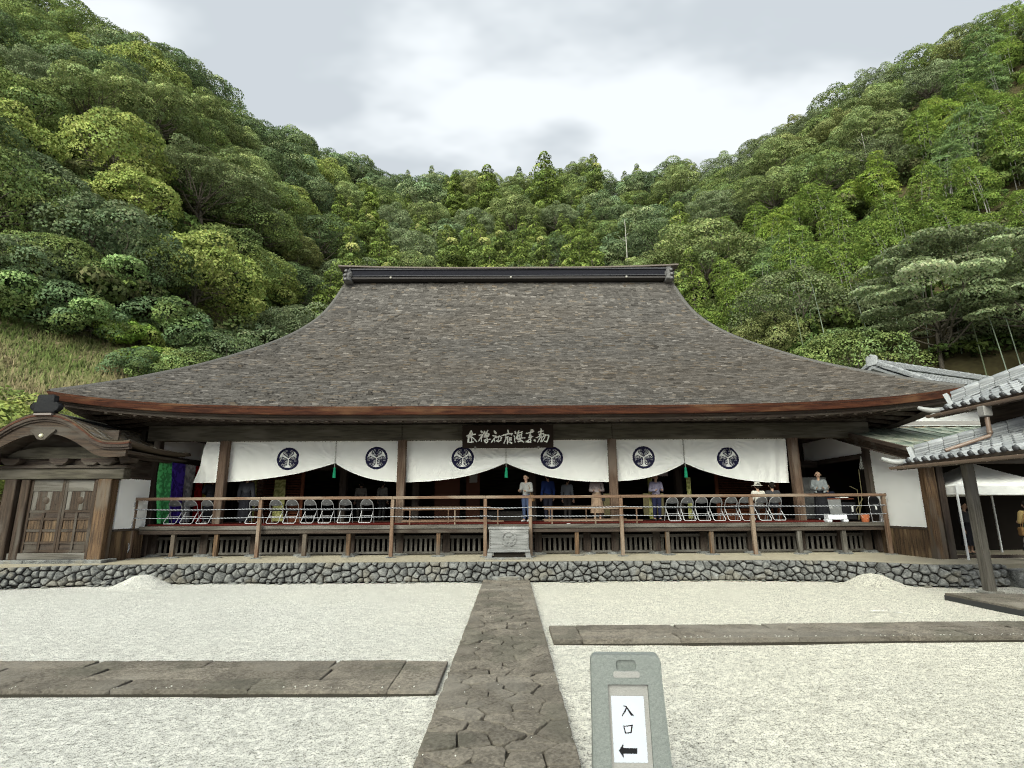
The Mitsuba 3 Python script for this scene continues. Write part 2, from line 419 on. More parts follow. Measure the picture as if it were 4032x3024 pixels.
if len(stones) > 300: put('small_stones', join([m for _, m in stones[300:]]), 'stone', wall, smooth=50, kind='stuff')
s = np.linspace(0, WLEN, 160); a, nrm = wall_frame(s)
lo, hi = a - nrm * .045, a - nrm * .15
put('backing', grid(np.stack([np.column_stack([lo, 0*s - .1]), np.column_stack([hi, 0*s + TZ - .012]), np.column_stack([hi - nrm * .5, 0*s + TZ - .006])])), 'paint', wall, color=(.022, .02, .018))
# fallen rubble along the wall foot
rub = []
for k in range(240):
    sp = rg.uniform(.5, WLEN - .5); a1, n1 = wall_frame(sp); r = rg.uniform(.02, .055)
    m = trimesh.creation.icosphere(1, r); v = m.vertices * rg.uniform(.6, 1.3, 3) * [1.5, 1, .6]
    rub.append(trimesh.Trimesh(v @ rz(rg.uniform(0, 6)).T + [*(a1[0] + n1[0] * rg.uniform(.06, .16)), -.01], m.faces, process=False))
k = put('rubble', join(rub), 'stone', smooth=60); lab(k, 'small loose stones lying along the foot of the retaining wall', 'rubble', kind='stuff')

# ---------------------------------------------------------------- paved paths
def block(poly, z0, z1, rg, ch=.014, rough=.006, tilt=.008):
    """paver: polygon in (x, y) with a worn top edge"""
    if poly.geom_type != 'Polygon': poly = max(poly.geoms, key=lambda g: g.area)
    poly = shapely.segmentize(poly.simplify(.004), .16)
    c = np.array(poly.exterior.coords)[:-1]
    if Polygon(c).exterior.is_ccw is False: c = c[::-1]
    n = len(c); ctr = np.array(poly.centroid.coords[0]); t = rg.normal(0, tilt, 2); dz = rg.normal(0, .004)
    d = c - ctr; L = np.linalg.norm(d, axis=1, keepdims=True)
    rings = [(c, z0), (c, z1 - ch), (ctr + d * (1 - ch / np.maximum(L, .05)), z1), (ctr + d * .55, z1 + .004)]
    v = []
    for i, (q, z) in enumerate(rings):
        zz = z + (0 if i == 0 else dz + (q - ctr) @ t + (rg.normal(0, rough, n) if i > 1 else 0))
        v.append(np.column_stack([q, np.broadcast_to(zz, n)]))
    v.append([[*ctr, z1 + dz + rg.normal(.004, rough)]]); v = np.vstack(v); f = []
    for r in range(3):
        for i in range(n):
            j = (i + 1) % n; f += [[r*n+i, r*n+j, (r+1)*n+j], [r*n+i, (r+1)*n+j, (r+1)*n+i]]
    f += [[3*n+i, 3*n+(i+1) % n, len(v)-1] for i in range(n)]
    return trimesh.Trimesh(v, np.array(f), process=False)
rg = np.random.default_rng(21)
PX0, PX1, PY0, PY1 = -.77, .55, 1.5, 16.45
W, Lp = PX1 - PX0, PY1 - PY0
path = struct('paved_path', box(PX0 + .02, PX1 - .02, PY0, PY1, -.1, .028), 'paint', color=(.045, .040, .033), label='path of irregular brown paving stones running straight to the hall')
pts = []
y = .2
for side, x0 in ((0, .14), (1, W - .14)):
    y = rg.uniform(0, .3)
    while y < Lp:
        pts.append((x0 + rg.normal(0, .025), y, .30)); y += rg.uniform(.30, .62)
for k in range(14000):
    q = (rg.uniform(.30, W - .30), rg.uniform(0, Lp)); r = .21 + .10 * rg.random()
    if all((q[0]-o[0]) ** 2 + ((q[1]-o[1])) ** 2 > (.5 * (r + min(o[2], .31))) ** 2 for o in pts if abs(q[1]-o[1]) < .5): pts.append((*q, r))
pp = np.array(pts)[:, :2]
blocks = []
for g in cells(W, Lp, pp, sbox(0, 0, W, Lp)):
    g = g.buffer(-.0065).buffer(-.022).buffer(.022, quad_segs=2)
    if g.is_empty: continue
    if g.geom_type != 'Polygon': g = max(g.geoms, key=lambda q: q.area)
    c = np.array(shapely.segmentize(g, .09).exterior.coords)[:-1]
    c = c + (meshkit.noise(np.column_stack([c * 9, c[:, :1] * 0]), 3)[:, None] - .5) * .035 * rg.normal(0, 1, 2)
    c[:, 0] = np.clip(c[:, 0], .004, W - .004)
    g2 = Polygon(c)
    if not g2.is_valid: g2 = g
    blocks.append((g2.centroid.y, block(shapely.affinity.translate(g2, PX0, PY0), 0, .062, rg, ch=.009, rough=.005, tilt=.006)))
blocks.sort(key=lambda t: abs(t[0] - 4.5))
for _, m in blocks[:300]: put('paving_stone', m, f'paver_{int(rg.integers(0, 3))}', path, smooth=45)
if len(blocks) > 300: put('far_paving_stones', join([m for _, m in blocks[300:]]), 'paver_1', path, smooth=45, kind='stuff')
sp = []
for k in range(40):
    r = rg.uniform(.003, .007); m = trimesh.creation.icosphere(0, r)
    sp.append(moved(m, t=(rg.uniform(PX0, PX1), 4.3 + 7 * rg.random() ** 2.0, .07)))
k = put('loose_gravel', join(sp), 'paint', color=(.75, .74, .70)); lab(k, 'stray white gravel chips lying on the paved path', 'gravel', kind='stuff')
sp = []
for k in range(130):
    r = rg.uniform(.005, .012); m = trimesh.creation.icosphere(0, r)
    if k < 80: x = rg.uniform(2.0, 10); sp.append(moved(m, t=(x, 9.07 + .01 * (x - .6) + abs(rg.normal(0, .05)), .078)))
    else: x = rg.uniform(-8, -.9); sp.append(moved(m, t=(x, 6.80 - .021 * (x + .8) * -1 * -1 + abs(rg.normal(0, .05)) + .02, .05)))
k = put('spilled_gravel', join(sp), 'paint', color=(.5, .49, .45)); lab(k, 'white gravel chips spilled along the near edges of the side paths', 'gravel', kind='stuff')

def slab_path(name, label, xa, xb, ya, yb, skew, zt, rows, rg, lmin, lmax, endcap):
    """long worn slabs in rows; skew = dy per dx"""
    root = struct(name, Polygon_base(xa, xb, ya, yb, skew, zt - .03), 'paint', color=(.045, .040, .033), label=label)
    edges = np.concatenate([[0], np.cumsum(rows)]) / sum(rows) * (yb - ya) + ya
    sgn = 1 if xb > xa else -1
    for r in range(len(rows)):
        x = endcap
        while x < abs(xb - xa):
            L = min(rg.uniform(lmin, lmax), abs(xb - xa) - x)
            if L < .12: break
            sk = rg.normal(0, .05)
            q = [(x, edges[r]), (x + L, edges[r]), (x + L + sk, edges[r+1]), (x, edges[r+1])]
            put_slab(root, [(xa + sgn * a, b + skew * sgn * a) for a, b in q], zt, rg); x += L
    if endcap:
        put_slab(root, [(xa + sgn * a, b + skew * sgn * a) for a, b in ((0, ya), (endcap, ya), (endcap, yb), (0, yb))], zt, rg)
def Polygon_base(xa, xb, ya, yb, skew, z):
    q = [(xa, ya), (xb, ya + skew * (xb - xa)), (xb, yb + skew * (xb - xa)), (xa, yb)]
    return flat(Polygon(q).buffer(0).buffer(-.012), -.1, z)
def put_slab(root, q, zt, rg):
    g = Polygon(q).buffer(0)
    if g.area < .01: return
    g = g.buffer(-.0045, join_style=2)
    if g.is_empty: return
    put('slab', block(g, 0, zt, rg, ch=.012, rough=.003, tilt=.004), f'paver_{int(rg.integers(0, 3))}', root, smooth=45)
slab_path('left_side_path', 'low path of long brown slabs joining the main path from the left', -.83, -14.0, 6.78, 8.02, -.021, .045, (1, 1.25, .9), rg, .7, 1.7, .55)
slab_path('right_side_path', 'raised path of long dark slabs leading off to the right', .645, 12.5, 9.06, 10.10, .010, .072, (1, .8, 1), rg, .8, 1.9, .45)
struct('front_step', box(-.52, .28, 16.36, 16.62, -.1, .15, .02), 'stone', label='single stone step at the end of the paved path')
# ================================================================ the hall
hall = thing('temple_hall', 'wide old timber temple hall under a huge sweeping shingled hip roof', 'temple hall')
YE, YR, XE, XR = 16.8, 25.0, 14.25, 7.9
SS = np.linspace(0, 1, 11)
ZC = PchipInterpolator(SS, [5.08, 5.53, 6.02, 6.54, 7.07, 7.66, 8.29, 8.96, 9.76, 10.82, 12.62])
def roof_pt(s, w):
    """front slope: s from eave to ridge, w from -1 (left hip) to 1 (right hip)"""
    s, w = np.broadcast_arrays(np.asarray(s, float), np.asarray(w, float))
    xh = XE - (XE - XR) * s
    z = ZC(s) + .55 * (1 - s) ** 2 * np.abs(w) ** 4.5
    return np.stack([xh * w, YE + (YR - YE) * s, z], -1)
def side_pt(s, w, sg):
    s, w = np.broadcast_arrays(np.asarray(s, float), np.asarray(w, float))
    x = XE - (XE - XR) * s
    yh = (YR - YE) * (1 - s)
    z = ZC(s) + .55 * (1 - s) ** 2 * np.abs(w) ** 4.5
    return np.stack([sg * x, YR + yh * w, z], -1)
sv = np.linspace(0, 1, 40); wv = np.linspace(-1, 1, 61)
Sg, Wg = np.meshgrid(sv, wv, indexing='ij')
dn = V(0, 0, -.05)
under = [grid(roof_pt(Sg, Wg) + dn)]
for sg in (-1, 1):
    g = grid(side_pt(Sg, Wg, sg) + dn); under.append(g)
bk = roof_pt(Sg, Wg); bk[..., 1] = 2 * YR - bk[..., 1]; under.append(grid(bk))
roof = put('roof', join(under), 'paint', hall, smooth=True, color=(.05, .044, .039), label='sweeping hip roof of weathered grey brown wooden shingles')
# shingles: courses of thin slips, each a little askew
def shingles(pt, rows, width, seed, wmin=.08, wmax=.28, expo=.13):
    rg = np.random.default_rng(seed)
    vs, cs = [], []
    sg_ = np.linspace(0, 1, 400); al = np.concatenate([[0], np.cumsum(np.linalg.norm(np.diff(pt(sg_, 0 * sg_), axis=0), axis=1))])
    even = lambda q: float(np.interp(min(1, q) * al[-1], al, sg_))
    for r in range(rows):
        s0 = even(r / rows); s1 = even((r + 1.75) / rows)
        half = width(s0)
        e = np.cumsum(rg.uniform(wmin, wmax, int(2.6 * half / (wmin + wmax) * 2) + 4)); e = e[e < 2 * half]
        e = np.concatenate([[0], e, [2 * half]])
        a, b = e[:-1] / half - 1, e[1:] / half - 1
        n = len(a)
        drop = rg.normal(0, .18, n) / rows * (r > 0)
        if r % 3 == 1: drop += (rg.random(n) < .25) * -.35 / rows
        lift = .018 + .020 * rg.random(n) + (rg.random(n) < .07) * .04
        s0n = np.clip(s0 + drop, 0, 1)
        P = [pt(s0n, a), pt(s0n, b), pt(s1, b), pt(s1, a)]
        up = V(0, -.35, 1)
        if pt is not roof_pt: up = V(0, 0, 1.)
        L = (lift[:, None] + rg.normal(0, .006, (n, 1))) * up
        L2 = (lift[:, None] + rg.normal(0, .010, (n, 1))) * up
        vs.append(np.stack([P[0] + L, P[1] + L2, P[2] + .006 * up, P[3] + .006 * up, P[0] - .03 * up, P[1] - .03 * up], 1))
        xm = P[0][:, 0]; run = meshkit.noise(np.stack([xm * .9, 0 * xm + r * 3.7, 0 * xm], 1), 8) + .7 * meshkit.noise(np.stack([xm * 2.6, 0 * xm + r * 5.1, 0 * xm], 1), 9)
        tone = np.exp(rg.normal(0, .16, n) + (run - .85) * .45); tone *= 1 + (rg.random(n) < .05) * rg.uniform(.3, 1.0, n)
        x = P[0][:, 0]; q = np.stack([x * .16, 0 * x + s0 * 5, 0 * x], 1)
        k = np.clip((meshkit.fbm(q, 3, 4) - .5) * 2.2 + .38 + .020 * x - .25 * s0, 0, 1)[:, None]
        base = (1 - k) * V(.104, .096, .090) + k * V(.110, .096, .084)
        warm = (rg.random((n, 1)) < .06) * V(.04, .024, .008)
        cs.append(np.repeat(np.clip(base * tone[:, None] + warm, .02, .6)[:, None], 6, 1))
    v = np.concatenate(vs).reshape(-1, 3); c = np.concatenate(cs).reshape(-1, 3)
    k = np.arange(len(v) // 6)[:, None] * 6
    f = np.vstack([k + [0, 1, 2], k + [0, 2, 3], k + [4, 5, 1], k + [4, 1, 0], k + [4, 0, 3], k + [5, 2, 1]])
    return v, f, c
v, f, c = shingles(roof_pt, 140, lambda s: XE - (XE - XR) * s, 31)
k = put('shingles', (v, f), 'paint', roof, color=c, kind='stuff')
for sg in (-1, 1):
    v, f, c = shingles(lambda s, w: side_pt(s, w, sg), 60, lambda s: (YR - YE) * (1 - s) + .05, 33 + sg, .2, .5)
    put('shingles', (v, f), 'paint', roof, color=c, kind='stuff')
# hip edges: a slightly raised line of lapped shingles
for sg in (-1, 1):
    st = np.linspace(0, .985, 50); p = roof_pt(st, sg)
    ringP = [p + V(-sg * .16, 0, -.03 + .0), p + V(-sg * .12, -.06, .055), p + V(0, 0, .075), p + V(sg * .02, .16, .03), p + V(0, .2, -.05)]
    put('hip_edge', grid(np.stack(ringP)), 'paint', roof, smooth=True, color=(.13, .124, .118))
# thick bark eave edge, eave boards, all round
def eave(w, side):
    return roof_pt(0 * w, w) if side == 0 else side_pt(0 * w, w, side)
def band(side, offs, w=np.linspace(-1, 1, 81)):
    rows = []
    for inn, dz in offs:
        p = eave(w, side)
        o = V(0, inn, 0) if side == 0 else V(-side * inn, 0, 0)
        q = p + o + V(0, 0, dz)
        if side == 0: q[:, 0] = np.clip(q[:, 0], -(XE - inn), XE - inn)
        else: q[:, 1] = np.clip(q[:, 1], YE + inn, 2 * YR - YE - inn)
        rows.append(q)
    return grid(np.stack(rows))
for side in (0, -1, 1):
    put('bark_edge', band(side, [(.10, .02), (-.02, .02), (0, -.03), (.035, -.10), (.09, -.20), (.10, -.215), (.4, -.215)]), 'wood_bark_edge', roof, smooth=30)
    put('eave_board', band(side, [(.24, -.205), (.24, -.265), (.25, -.27), (.33, -.27), (.33, -.36), (.8, -.36)]), 'wood_dark_x' if side == 0 else 'wood_dark_y', roof, smooth=30)
    put('eave_lining', band(side, [(.3, -.24), (1.2, -.17), (2.6, -.03), (4.5, .25)]), 'paint', roof, color=(.035, .022, .017))
# rafters under the front eave, and the side ones seen end on
for i, x in enumerate(np.arange(-12.6, 12.61, .46)):
    z = float(ZC(0)) + .55 * abs(x / XE) ** 4.5
    put('rafter', beam((x, YE + .36, z - .35), (x, 19.4, 5.02 + .10 * abs(x / XE) ** 4), .10, .11), 'wood_dark_y', roof)
put('eave_purlin', beam((-12.7, 19.3, 5.02), (12.5, 19.3, 5.02), .16, .20), 'wood_dark_x', hall)
for sg in (-1, 1):
    for y in np.arange(17.6, 26, .6):
        z = float(ZC(0)) + .55 * abs((y - YR) / (YR - YE)) ** 4.5
        put('rafter', beam((sg * (XE - .36), y, z - .33), (sg * 11.9, y, 5.08), .10, .11), 'wood_dark_y', roof)
# ridge: box ridge with capping and stepped end ornaments
ridge = put('ridge', box(-7.55, 7.55, YR - .30, YR + .30, 12.72, 13.20, .01), 'paint', roof, color=(.022, .022, .028), label='dark boxed ridge with a pale capping board')
RZ = lambda x: 13.27 + .13 * (np.abs(x) / 8.0) ** 3
xs = np.linspace(-8.12, 8.12, 41)
cap = np.stack([np.stack([xs, 0 * xs + YR + dy, RZ(xs) + dz], 1) for dy, dz in ((-.40, -.07), (-.40, -.0), (0, .10), (.40, 0), (.40, -.07), (-.40, -.07))])
put('capping', grid(cap), 'paint', ridge, color=(.17, .145, .13))
for z, t in ((12.70, .10), (12.84, .025), (13.17, .05)):
    put('moulding', box(-7.6, 7.6, YR - .36 + (.02 if t > .06 else 0), YR + .3, z, z + t), 'paint', ridge, color=(.06, .055, .055) if t > .06 else (.10, .10, .11))
for x in (-5.6, 0.1, 5.6):
    m = lathe([(0, 0), (.055, 0), (.055, .05), (.03, .07), (0, .07)], 10); put('boss', moved(moved(m, rx(math.pi / 2)), t=(x, YR - .34, 12.75)), 'paint', ridge, color=(.42, .40, .36), smooth=40)
for sg in (-1, 1):
    pts = [(-.17, 0), (.17, 0), (.17, .14), (.14, .18), (.19, .22), (.19, .42), (.12, .48), (.12, .62), (-.12, .62), (-.12, .48), (-.19, .42), (-.19, .22), (-.14, .18), (-.17, .14)]
    m = prism(Polygon(pts).buffer(.02), YR - .42, YR + .42)
    put('end_ornament', moved(m, t=(sg * 7.66, 0, 12.60)), 'paint', ridge, smooth=35, color=(.17, .165, .165))
    for q in range(3):
        mm = lathe([(.085, -.03), (.085, .46), (.0, .46)], 14); mm = moved(mm, rx(math.pi / 2))
        put('scroll', moved(mm, t=(sg * (7.72 + .03 * (q == 1)), YR - .02, 12.66 + .21 * q)), 'paint', ridge, smooth=35, color=(.20, .195, .195))
# frame
POST = [-9.85, -3.72, 3.55, 9.85]
for x in POST: put('post', box(x - .135, x + .135, 19.17, 19.43, 1.50, 4.37, .012), 'wood_post', hall)
for x in (-12.15, 12.40): put('corner_post', box(x - .11, x + .11, 19.17, 19.43, .55, 4.37, .012), 'wood_dark_z', hall)
for a, b in zip([-12.5, -3.72, 3.55], [-3.72, 3.55, 12.5]):
    put('beam', box(a + .004, b - .004, 19.14, 19.46, 4.36, 4.90, .02), 'wood_beam', hall)
put('wall_plate', box(-12.5, 12.5, 19.25, 19.45, 4.9, 5.0), 'wood_dark_x', hall)
# verandah deck
put('deck_beam', box(-12.05, 12.2, 18.70, 18.90, 1.27, 1.385), 'wood_dark_x', hall)
put('deck_edge', box(-12.05, 12.25, 18.66, 18.93, 1.395, 1.515, .01), 'wood_grey_x', hall)
y = 18.94
for k in range(9):
    put('deck_board', box(-12.05, 12.3, y, y + .255, 1.46, 1.515 + .002 * (k % 2)), 'wood_dark_x', hall); y += .262
put('carpet', box(-12.0, 11.2, 18.99, 21.2, 1.516, 1.575, .012), 'paint', hall, color=(.085, .018, .015), label='dark red carpet laid along the verandah')
TS = [-10.96, -9.56, -6.69, -5.26, -2.34, 2.18, 5.14, 6.58, 9.46, 10.92]
for x in TS:
    put('deck_strut', box(x - .065, x + .065, 18.74, 18.87, TZ + .04, 1.27, .008), 'wood_amber' if abs(x) < 7 or x < -9 else 'wood_grey_z', hall)
    m = lathe([(0, 0), (.24, 0), (.22, .035), (.14, .05), (0, .05)], 14); m.vertices = m.vertices * [1.0, .75, 1]
    put('footing_stone', moved(m, t=(x, 18.8, TZ - .005)), 'stone', hall, smooth=40)
# lattice under the floor
BP = [-12.0, -10.3, -8.62, -6.98, -5.36, -3.72, -2.15, -.65, .95, 2.6, 3.55, 4.95, 6.55, 8.15, 9.85, 11.2, 12.1]
for x in BP:
    put('sill_post', box(x - .12, x + .12, 19.42, 19.66, TZ, 1.40), 'wood_dark_z', hall)
    m = lathe([(0, 0), (.30, 0), (.27, .05), (.2, .075), (0, .075)], 9); put('base_stone', moved(m, rz(x), t=(x, 19.45, TZ - .004)), 'stone', hall, smooth=40)
slat = box(-.043, .043, -.02, .02, .62, 1.05)
sk = None
for a, b in zip(BP[:-1], BP[1:]):
    put('lattice_rail', box(a + .122, b - .122, 19.46, 19.54, 1.05, 1.15), 'wood_grey_x', hall)
    put('lattice_rail', box(a + .122, b - .122, 19.46, 19.54, .565, .63), 'wood_grey_x', hall)
    put('lattice_rail', box(a + .122, b - .122, 19.50, 19.56, 1.21, 1.40), 'wood_dark_x', hall)
    n = int((b - a - .24) / .165); w = (b - a - .24) / n
    for i in range(n):
        to = T().translate([a + .12 + (i + .5) * w, 19.52, 0])
        if sk is None: sk = put('lattice_slat', slat, 'wood_grey_z', hall, to=to)
        else: copy(sk, hall, 'lattice_slat', to)
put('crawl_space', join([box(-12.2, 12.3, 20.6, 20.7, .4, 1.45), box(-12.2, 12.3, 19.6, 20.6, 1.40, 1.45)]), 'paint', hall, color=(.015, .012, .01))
# inside: floor, back wall with two gaps to the garden, ceiling, columns, louvred doors
put('floor', box(-12.2, 12.3, 21.2, 33.2, 1.45, 1.575), 'wood_dark_x', hall)
put('ceiling', box(-12.2, 12.3, 19.47, 33.2, 4.62, 4.7), 'wood_dark_x', hall)
gaps = [(5.1, 6.35), (7.75, 8.35), (8.55, 9.0)]
xx = [-12.3] + [e for g in gaps for e in g] + [12.4]
for a, b in zip(xx[0::2], xx[1::2]): put('back_wall', box(a, b, 33.0, 33.2, 1.4, 4.7), 'wood_dark_x', hall)
put('back_wall', box(-12.3, 12.4, 33.0, 33.2, 2.86, 4.7) if False else box(5.1, 9.0, 32.9, 33.0, 2.85, 4.7), 'wood_dark_x', hall)
put('side_wall', box(-12.35, -12.2, 23.2, 33.2, .5, 4.7), 'wood_dark_z', hall)
put('side_wall', box(12.3, 12.45, 23.6, 33.2, .5, 4.7), 'wood_dark_z', hall)
for sg, x in ((-1, -12.2), (1, 12.40)):
    put('plaster_panel', box(x - .04, x + .04, 19.44, 23.4, 3.93 if sg < 0 else 3.84, 4.62), 'plaster', hall)
    put('side_beam', box(x - .09, x + .09, 19.44, 23.4, 3.70 if sg < 0 else 3.66, 3.92 if sg < 0 else 3.83), 'wood_dark_y', hall)
for x in (-9.85, -6.6, -3.72, 0.9, 3.55, 6.7, 9.85):
    put('inner_column', box(x - .13, x + .13, 22.3, 22.56, 1.575, 4.62), 'wood_dark_z', hall)
put('head_beam', box(-12.2, 12.3, 22.33, 22.52, 3.55, 3.80), 'wood_dark_x', hall)
for a, b in ((-9.7, -6.75), (-3.6, .75), (3.7, 6.55), (6.85, 9.7)): put('transom_panel', box(a, b, 22.40, 22.44, 3.82, 4.6), 'paint', hall, color=(.20, .19, .17))
for x0, x1 in ((-9.75, -7.75), (7.75, 10.15)):
    d = put('louvre_door', join([box(x0, x0 + .11, 21.25, 21.33, 1.575, 3.5), box(x1 - .11, x1, 21.25, 21.33, 1.575, 3.5), box(x0 + .11, x1 - .11, 21.25, 21.33, 1.575, 1.72), box(x0 + .11, x1 - .11, 21.25, 21.33, 3.38, 3.5)]), 'paint', hall, color=(.11, .040, .022), label='reddish brown louvred door')
    for z in np.arange(1.74, 3.37, .062):
        put('louvre', beam((x0 + .11, 21.30, z + .02), (x1 - .11, 21.30, z + .02), .05, .012, (0, -.5, 1)), 'paint', d, color=(.12, .045, .025))
for x0, x1 in ((-3.0, -2.0), (-1.75, -1.2)):
    put('inner_door', box(x0, x1, 22.6, 22.66, 1.575, 3.5), 'paint', hall, color=(.10, .045, .030))
put('notice_board', box(5.55, 6.05, 21.5, 21.55, 3.2, 3.95), 'paint', hall, color=(.34, .29, .29), label='pinkish grey notice board hung inside')
put('hanging_scroll', box(-1.55, -1.25, 21.6, 21.63, 3.0, 3.75), 'paint', hall, color=(.20, .20, .19))
put('altar_step', box(-2.6, .6, 23.5, 25.0, 1.575, 1.92), 'paint', hall, color=(.11, .10, .09))
# plaque with brush lettering
plq = thing('name_plaque', 'dark wooden plaque with seven large white brush characters over the entrance', 'plaque')
def tilt_plq(m):   # local: x, z in the plane, y out of it; leans forward
    return moved(moved(m, rx(.16)), t=(-.06, 18.80, 4.02))
put('board', tilt_plq(box(-1.54, 1.54, -.03, .03, 0, .78, .008)), 'paint', plq, color=(.026, .019, .016))
for x in (-1.1, 1.03): put('hook', tilt_plq(box(x - .035, x + .035, -.06, .05, -.03, .06, .01)), 'paint', plq, color=(.20, .19, .18))
G = {
 '1': [(30, [(228, 192), (190, 260), (160, 440)]), (30, [(228, 192), (262, 270)]), (30, [(128, 300), (325, 270)]), (24, [(160, 300), (150, 420)]), (26, [(240, 260), (238, 445)]), (26, [(250, 330), (300, 370), (355, 428)]), (28, [(145, 425), (200, 440), (275, 430)]), (22, [(205, 250), (215, 345)])],
 '2': [(44, [(462, 210), (476, 230)]), (26, [(412, 290), (485, 278), (400, 412)]), (26, [(455, 320), (466, 425)]), (24, [(470, 345), (490, 300), (530, 215)]), (30, [(530, 205), (548, 235)]), (30, [(612, 190), (585, 235), (525, 325)]), (28, [(540, 262), (640, 262), (630, 310), (535, 330)]), (26, [(560, 300), (620, 290)]), (28, [(530, 398), (668, 378)]), (28, [(590, 330), (608, 430), (575, 452), (535, 420), (560, 380)])],
 '3': [(48, [(768, 212), (800, 250)]), (30, [(728, 300), (805, 315), (695, 438)]), (28, [(755, 360), (772, 430)]), (30, [(800, 345), (880, 310), (930, 335), (910, 400), (850, 430), (815, 405)]), (24, [(868, 325), (850, 400)])],
 '4': [(38, [(1082, 192), (1088, 240)]), (30, [(945, 302), (1060, 268), (1180, 258), (1155, 290)]), (24, [(1030, 300), (1040, 345), (985, 465)]), (24, [(1015, 345), (1090, 325)]), (28, [(1065, 330), (1066, 475)]), (24, [(1110, 345), (1100, 440)]), (24, [(1105, 350), (1160, 345), (1130, 400)]), (26, [(1100, 395), (1160, 392)]), (34, [(1125, 440), (1165, 462)])],
 '5': [(40, [(1244, 220), (1256, 250)]), (26, [(1216, 300), (1240, 345), (1228, 400), (1248, 445)]), (32, [(1328, 205), (1300, 270), (1278, 345)]), (26, [(1330, 250), (1410, 220), (1390, 270)]), (26, [(1320, 300), (1395, 285), (1375, 390)]), (26, [(1318, 310), (1290, 385), (1380, 400)]), (26, [(1270, 365), (1470, 350)]), (22, [(1352, 305), (1345, 395)]), (30, [(1310, 432), (1395, 415), (1440, 440)])],
 '6': [(28, [(1600, 250), (1620, 180), (1660, 190), (1650, 235)]), (32, [(1505, 258), (1600, 240), (1672, 215)]), (26, [(1600, 250), (1560, 350), (1655, 325)]), (28, [(1610, 300), (1600, 448), (1550, 425)]), (30, [(1580, 380), (1500, 440)]), (46, [(1690, 400), (1702, 412)]), (34, [(1505, 425), (1560, 445)])],
 '7': [(36, [(1848, 172), (1842, 250)]), (30, [(1782, 230), (1890, 208)]), (30, [(1795, 280), (1905, 262)]), (26, [(1735, 352), (1800, 325), (1850, 255)]), (26, [(1850, 300), (1765, 438)]), (26, [(1870, 330), (1838, 435)]), (26, [(1830, 345), (1905, 320)]), (30, [(1900, 290), (2025, 300), (2010, 360), (1975, 440), (1925, 425)]), (26, [(1950, 290), (1915, 370), (1865, 435)])],
}
for k, ls in G.items():
    ls = [(w * .95, [((x - 1075) / 685, .78 - (y - 75) / 628) for x, y in l]) for w, l in ls]
    g = unary_union([LineString(l).buffer(w / 685 / 2 * 1.0, quad_segs=3) for w, l in ls])
    put('character', tilt_plq(prism(g, -.045, -.029)), 'paint', plq, color=(.93, .92, .86))
# ================================================================ noren curtains
def fold(x, z):
    """how far the hanging cloth stands forward (towards -y) at x, z"""
    x, z = np.asarray(x, float), np.asarray(z, float)
    a = meshkit.fbm(np.stack([x * .9, z * .5, 0 * x], -1), 3, 2) - .5
    d = .09 * a * np.clip((4.36 - z) / .5, 0, 1)
    for px, pz in ((-9.7, 4.36), (-6.08, 3.6), (-.13, 3.58), (6.1, 3.56), (3.5, 4.36), (7.63, 4.36)):   # drag folds running out from the tie points
        r = np.hypot(x - px, z - pz); th = np.arctan2(z - pz, x - px)
        d = d + .030 * np.sin(th * 22 + 3 * r) * np.exp(-r / .8) * np.clip(r / .25, 0, 1)
    hang = np.clip((4.36 - z) / 1.2, 0, 1)
    d = d + .055 * (meshkit.noise(np.stack([x * 2.4, z * .55, 0 * x], -1), 12) - .5) * hang + .020 * (meshkit.noise(np.stack([x * 6.5, z * 1.3 + x, 0 * x], -1), 13) - .5) * hang
    e = np.clip((x - 8.4) / 1.3, 0, 1)
    d = d + e * .045 * np.sin(x * 17 + (4.4 - z) * 1.5)
    e = np.clip((-9.6 - x) / .9, 0, 1)
    return d + e * .05 * np.sin(x * 11 + z * 3)
NY = 19.50
def cloth_pt(x, z): return np.stack([x, NY - fold(x, z), z], -1)
def panel(name, label, xa, xb, za, zb, peak_side, skew=None, gathered=False):
    """cloth from xa to xb; hem sags from za at xa to zb at xb"""
    n, m = int(abs(xb - xa) / .05), 40
    u, t = np.meshgrid(np.linspace(0, 1, n), np.linspace(0, 1, m), indexing='ij')
    q = 1 - u if peak_side == 'a' else u
    lo = min(za, zb) + abs(za - zb) * (np.maximum(0, q) ** 1.9 * .55 + .45 * q ** 3.2) if peak_side else za + (zb - za) * u
    top = 4.372 - .008 * np.sin(u * 30)
    x = xa + (xb - xa) * u
    if skew is not None: x = x + skew * t * (1 - u)
    z = top + (lo - top) * t
    k = put(name, grid(cloth_pt(x, z)), 'cloth', smooth=True)
    lab(k, label, 'curtain', 'white crested curtains hung along the verandah')
    # hem: a doubled strip along the lower edge
    sel = slice(m - 2, m); hem = cloth_pt(x[:, sel], z[:, sel]) + V(0, -.006, 0)
    put('hem', grid(hem), 'cloth', k, smooth=True)
    # seam where two widths of cloth are sewn together
    zs = 3.98
    xs = np.linspace(xa + .02, xb - .02, n); 
    P = np.stack([cloth_pt(xs, 0 * xs + zs), cloth_pt(xs, 0 * xs + zs + .016)]) + V(0, -.005, 0)
    put('seam', grid(P), 'paint', k, color=(.80, .79, .77))
    return k
PK = [(-6.08, 3.60), (-.13, 3.57), (6.10, 3.54)]
PAN = []
PAN.append(panel('noren', 'white crested curtain with a flared left end, left half of the left bay', -10.62, -6.085, 2.945, 3.60, 'b', skew=-.28))
PAN.append(panel('noren', 'white crested curtain, right half of the left bay beside the second post', -6.075, -3.62, 3.60, 2.93, 'a'))
PAN.append(panel('noren', 'white crested curtain, left half of the middle bay left of the plaque', -3.66, -.135, 2.93, 3.57, 'b'))
PAN.append(panel('noren', 'white crested curtain, right half of the middle bay right of the plaque', -.125, 3.45, 3.57, 2.90, 'a'))
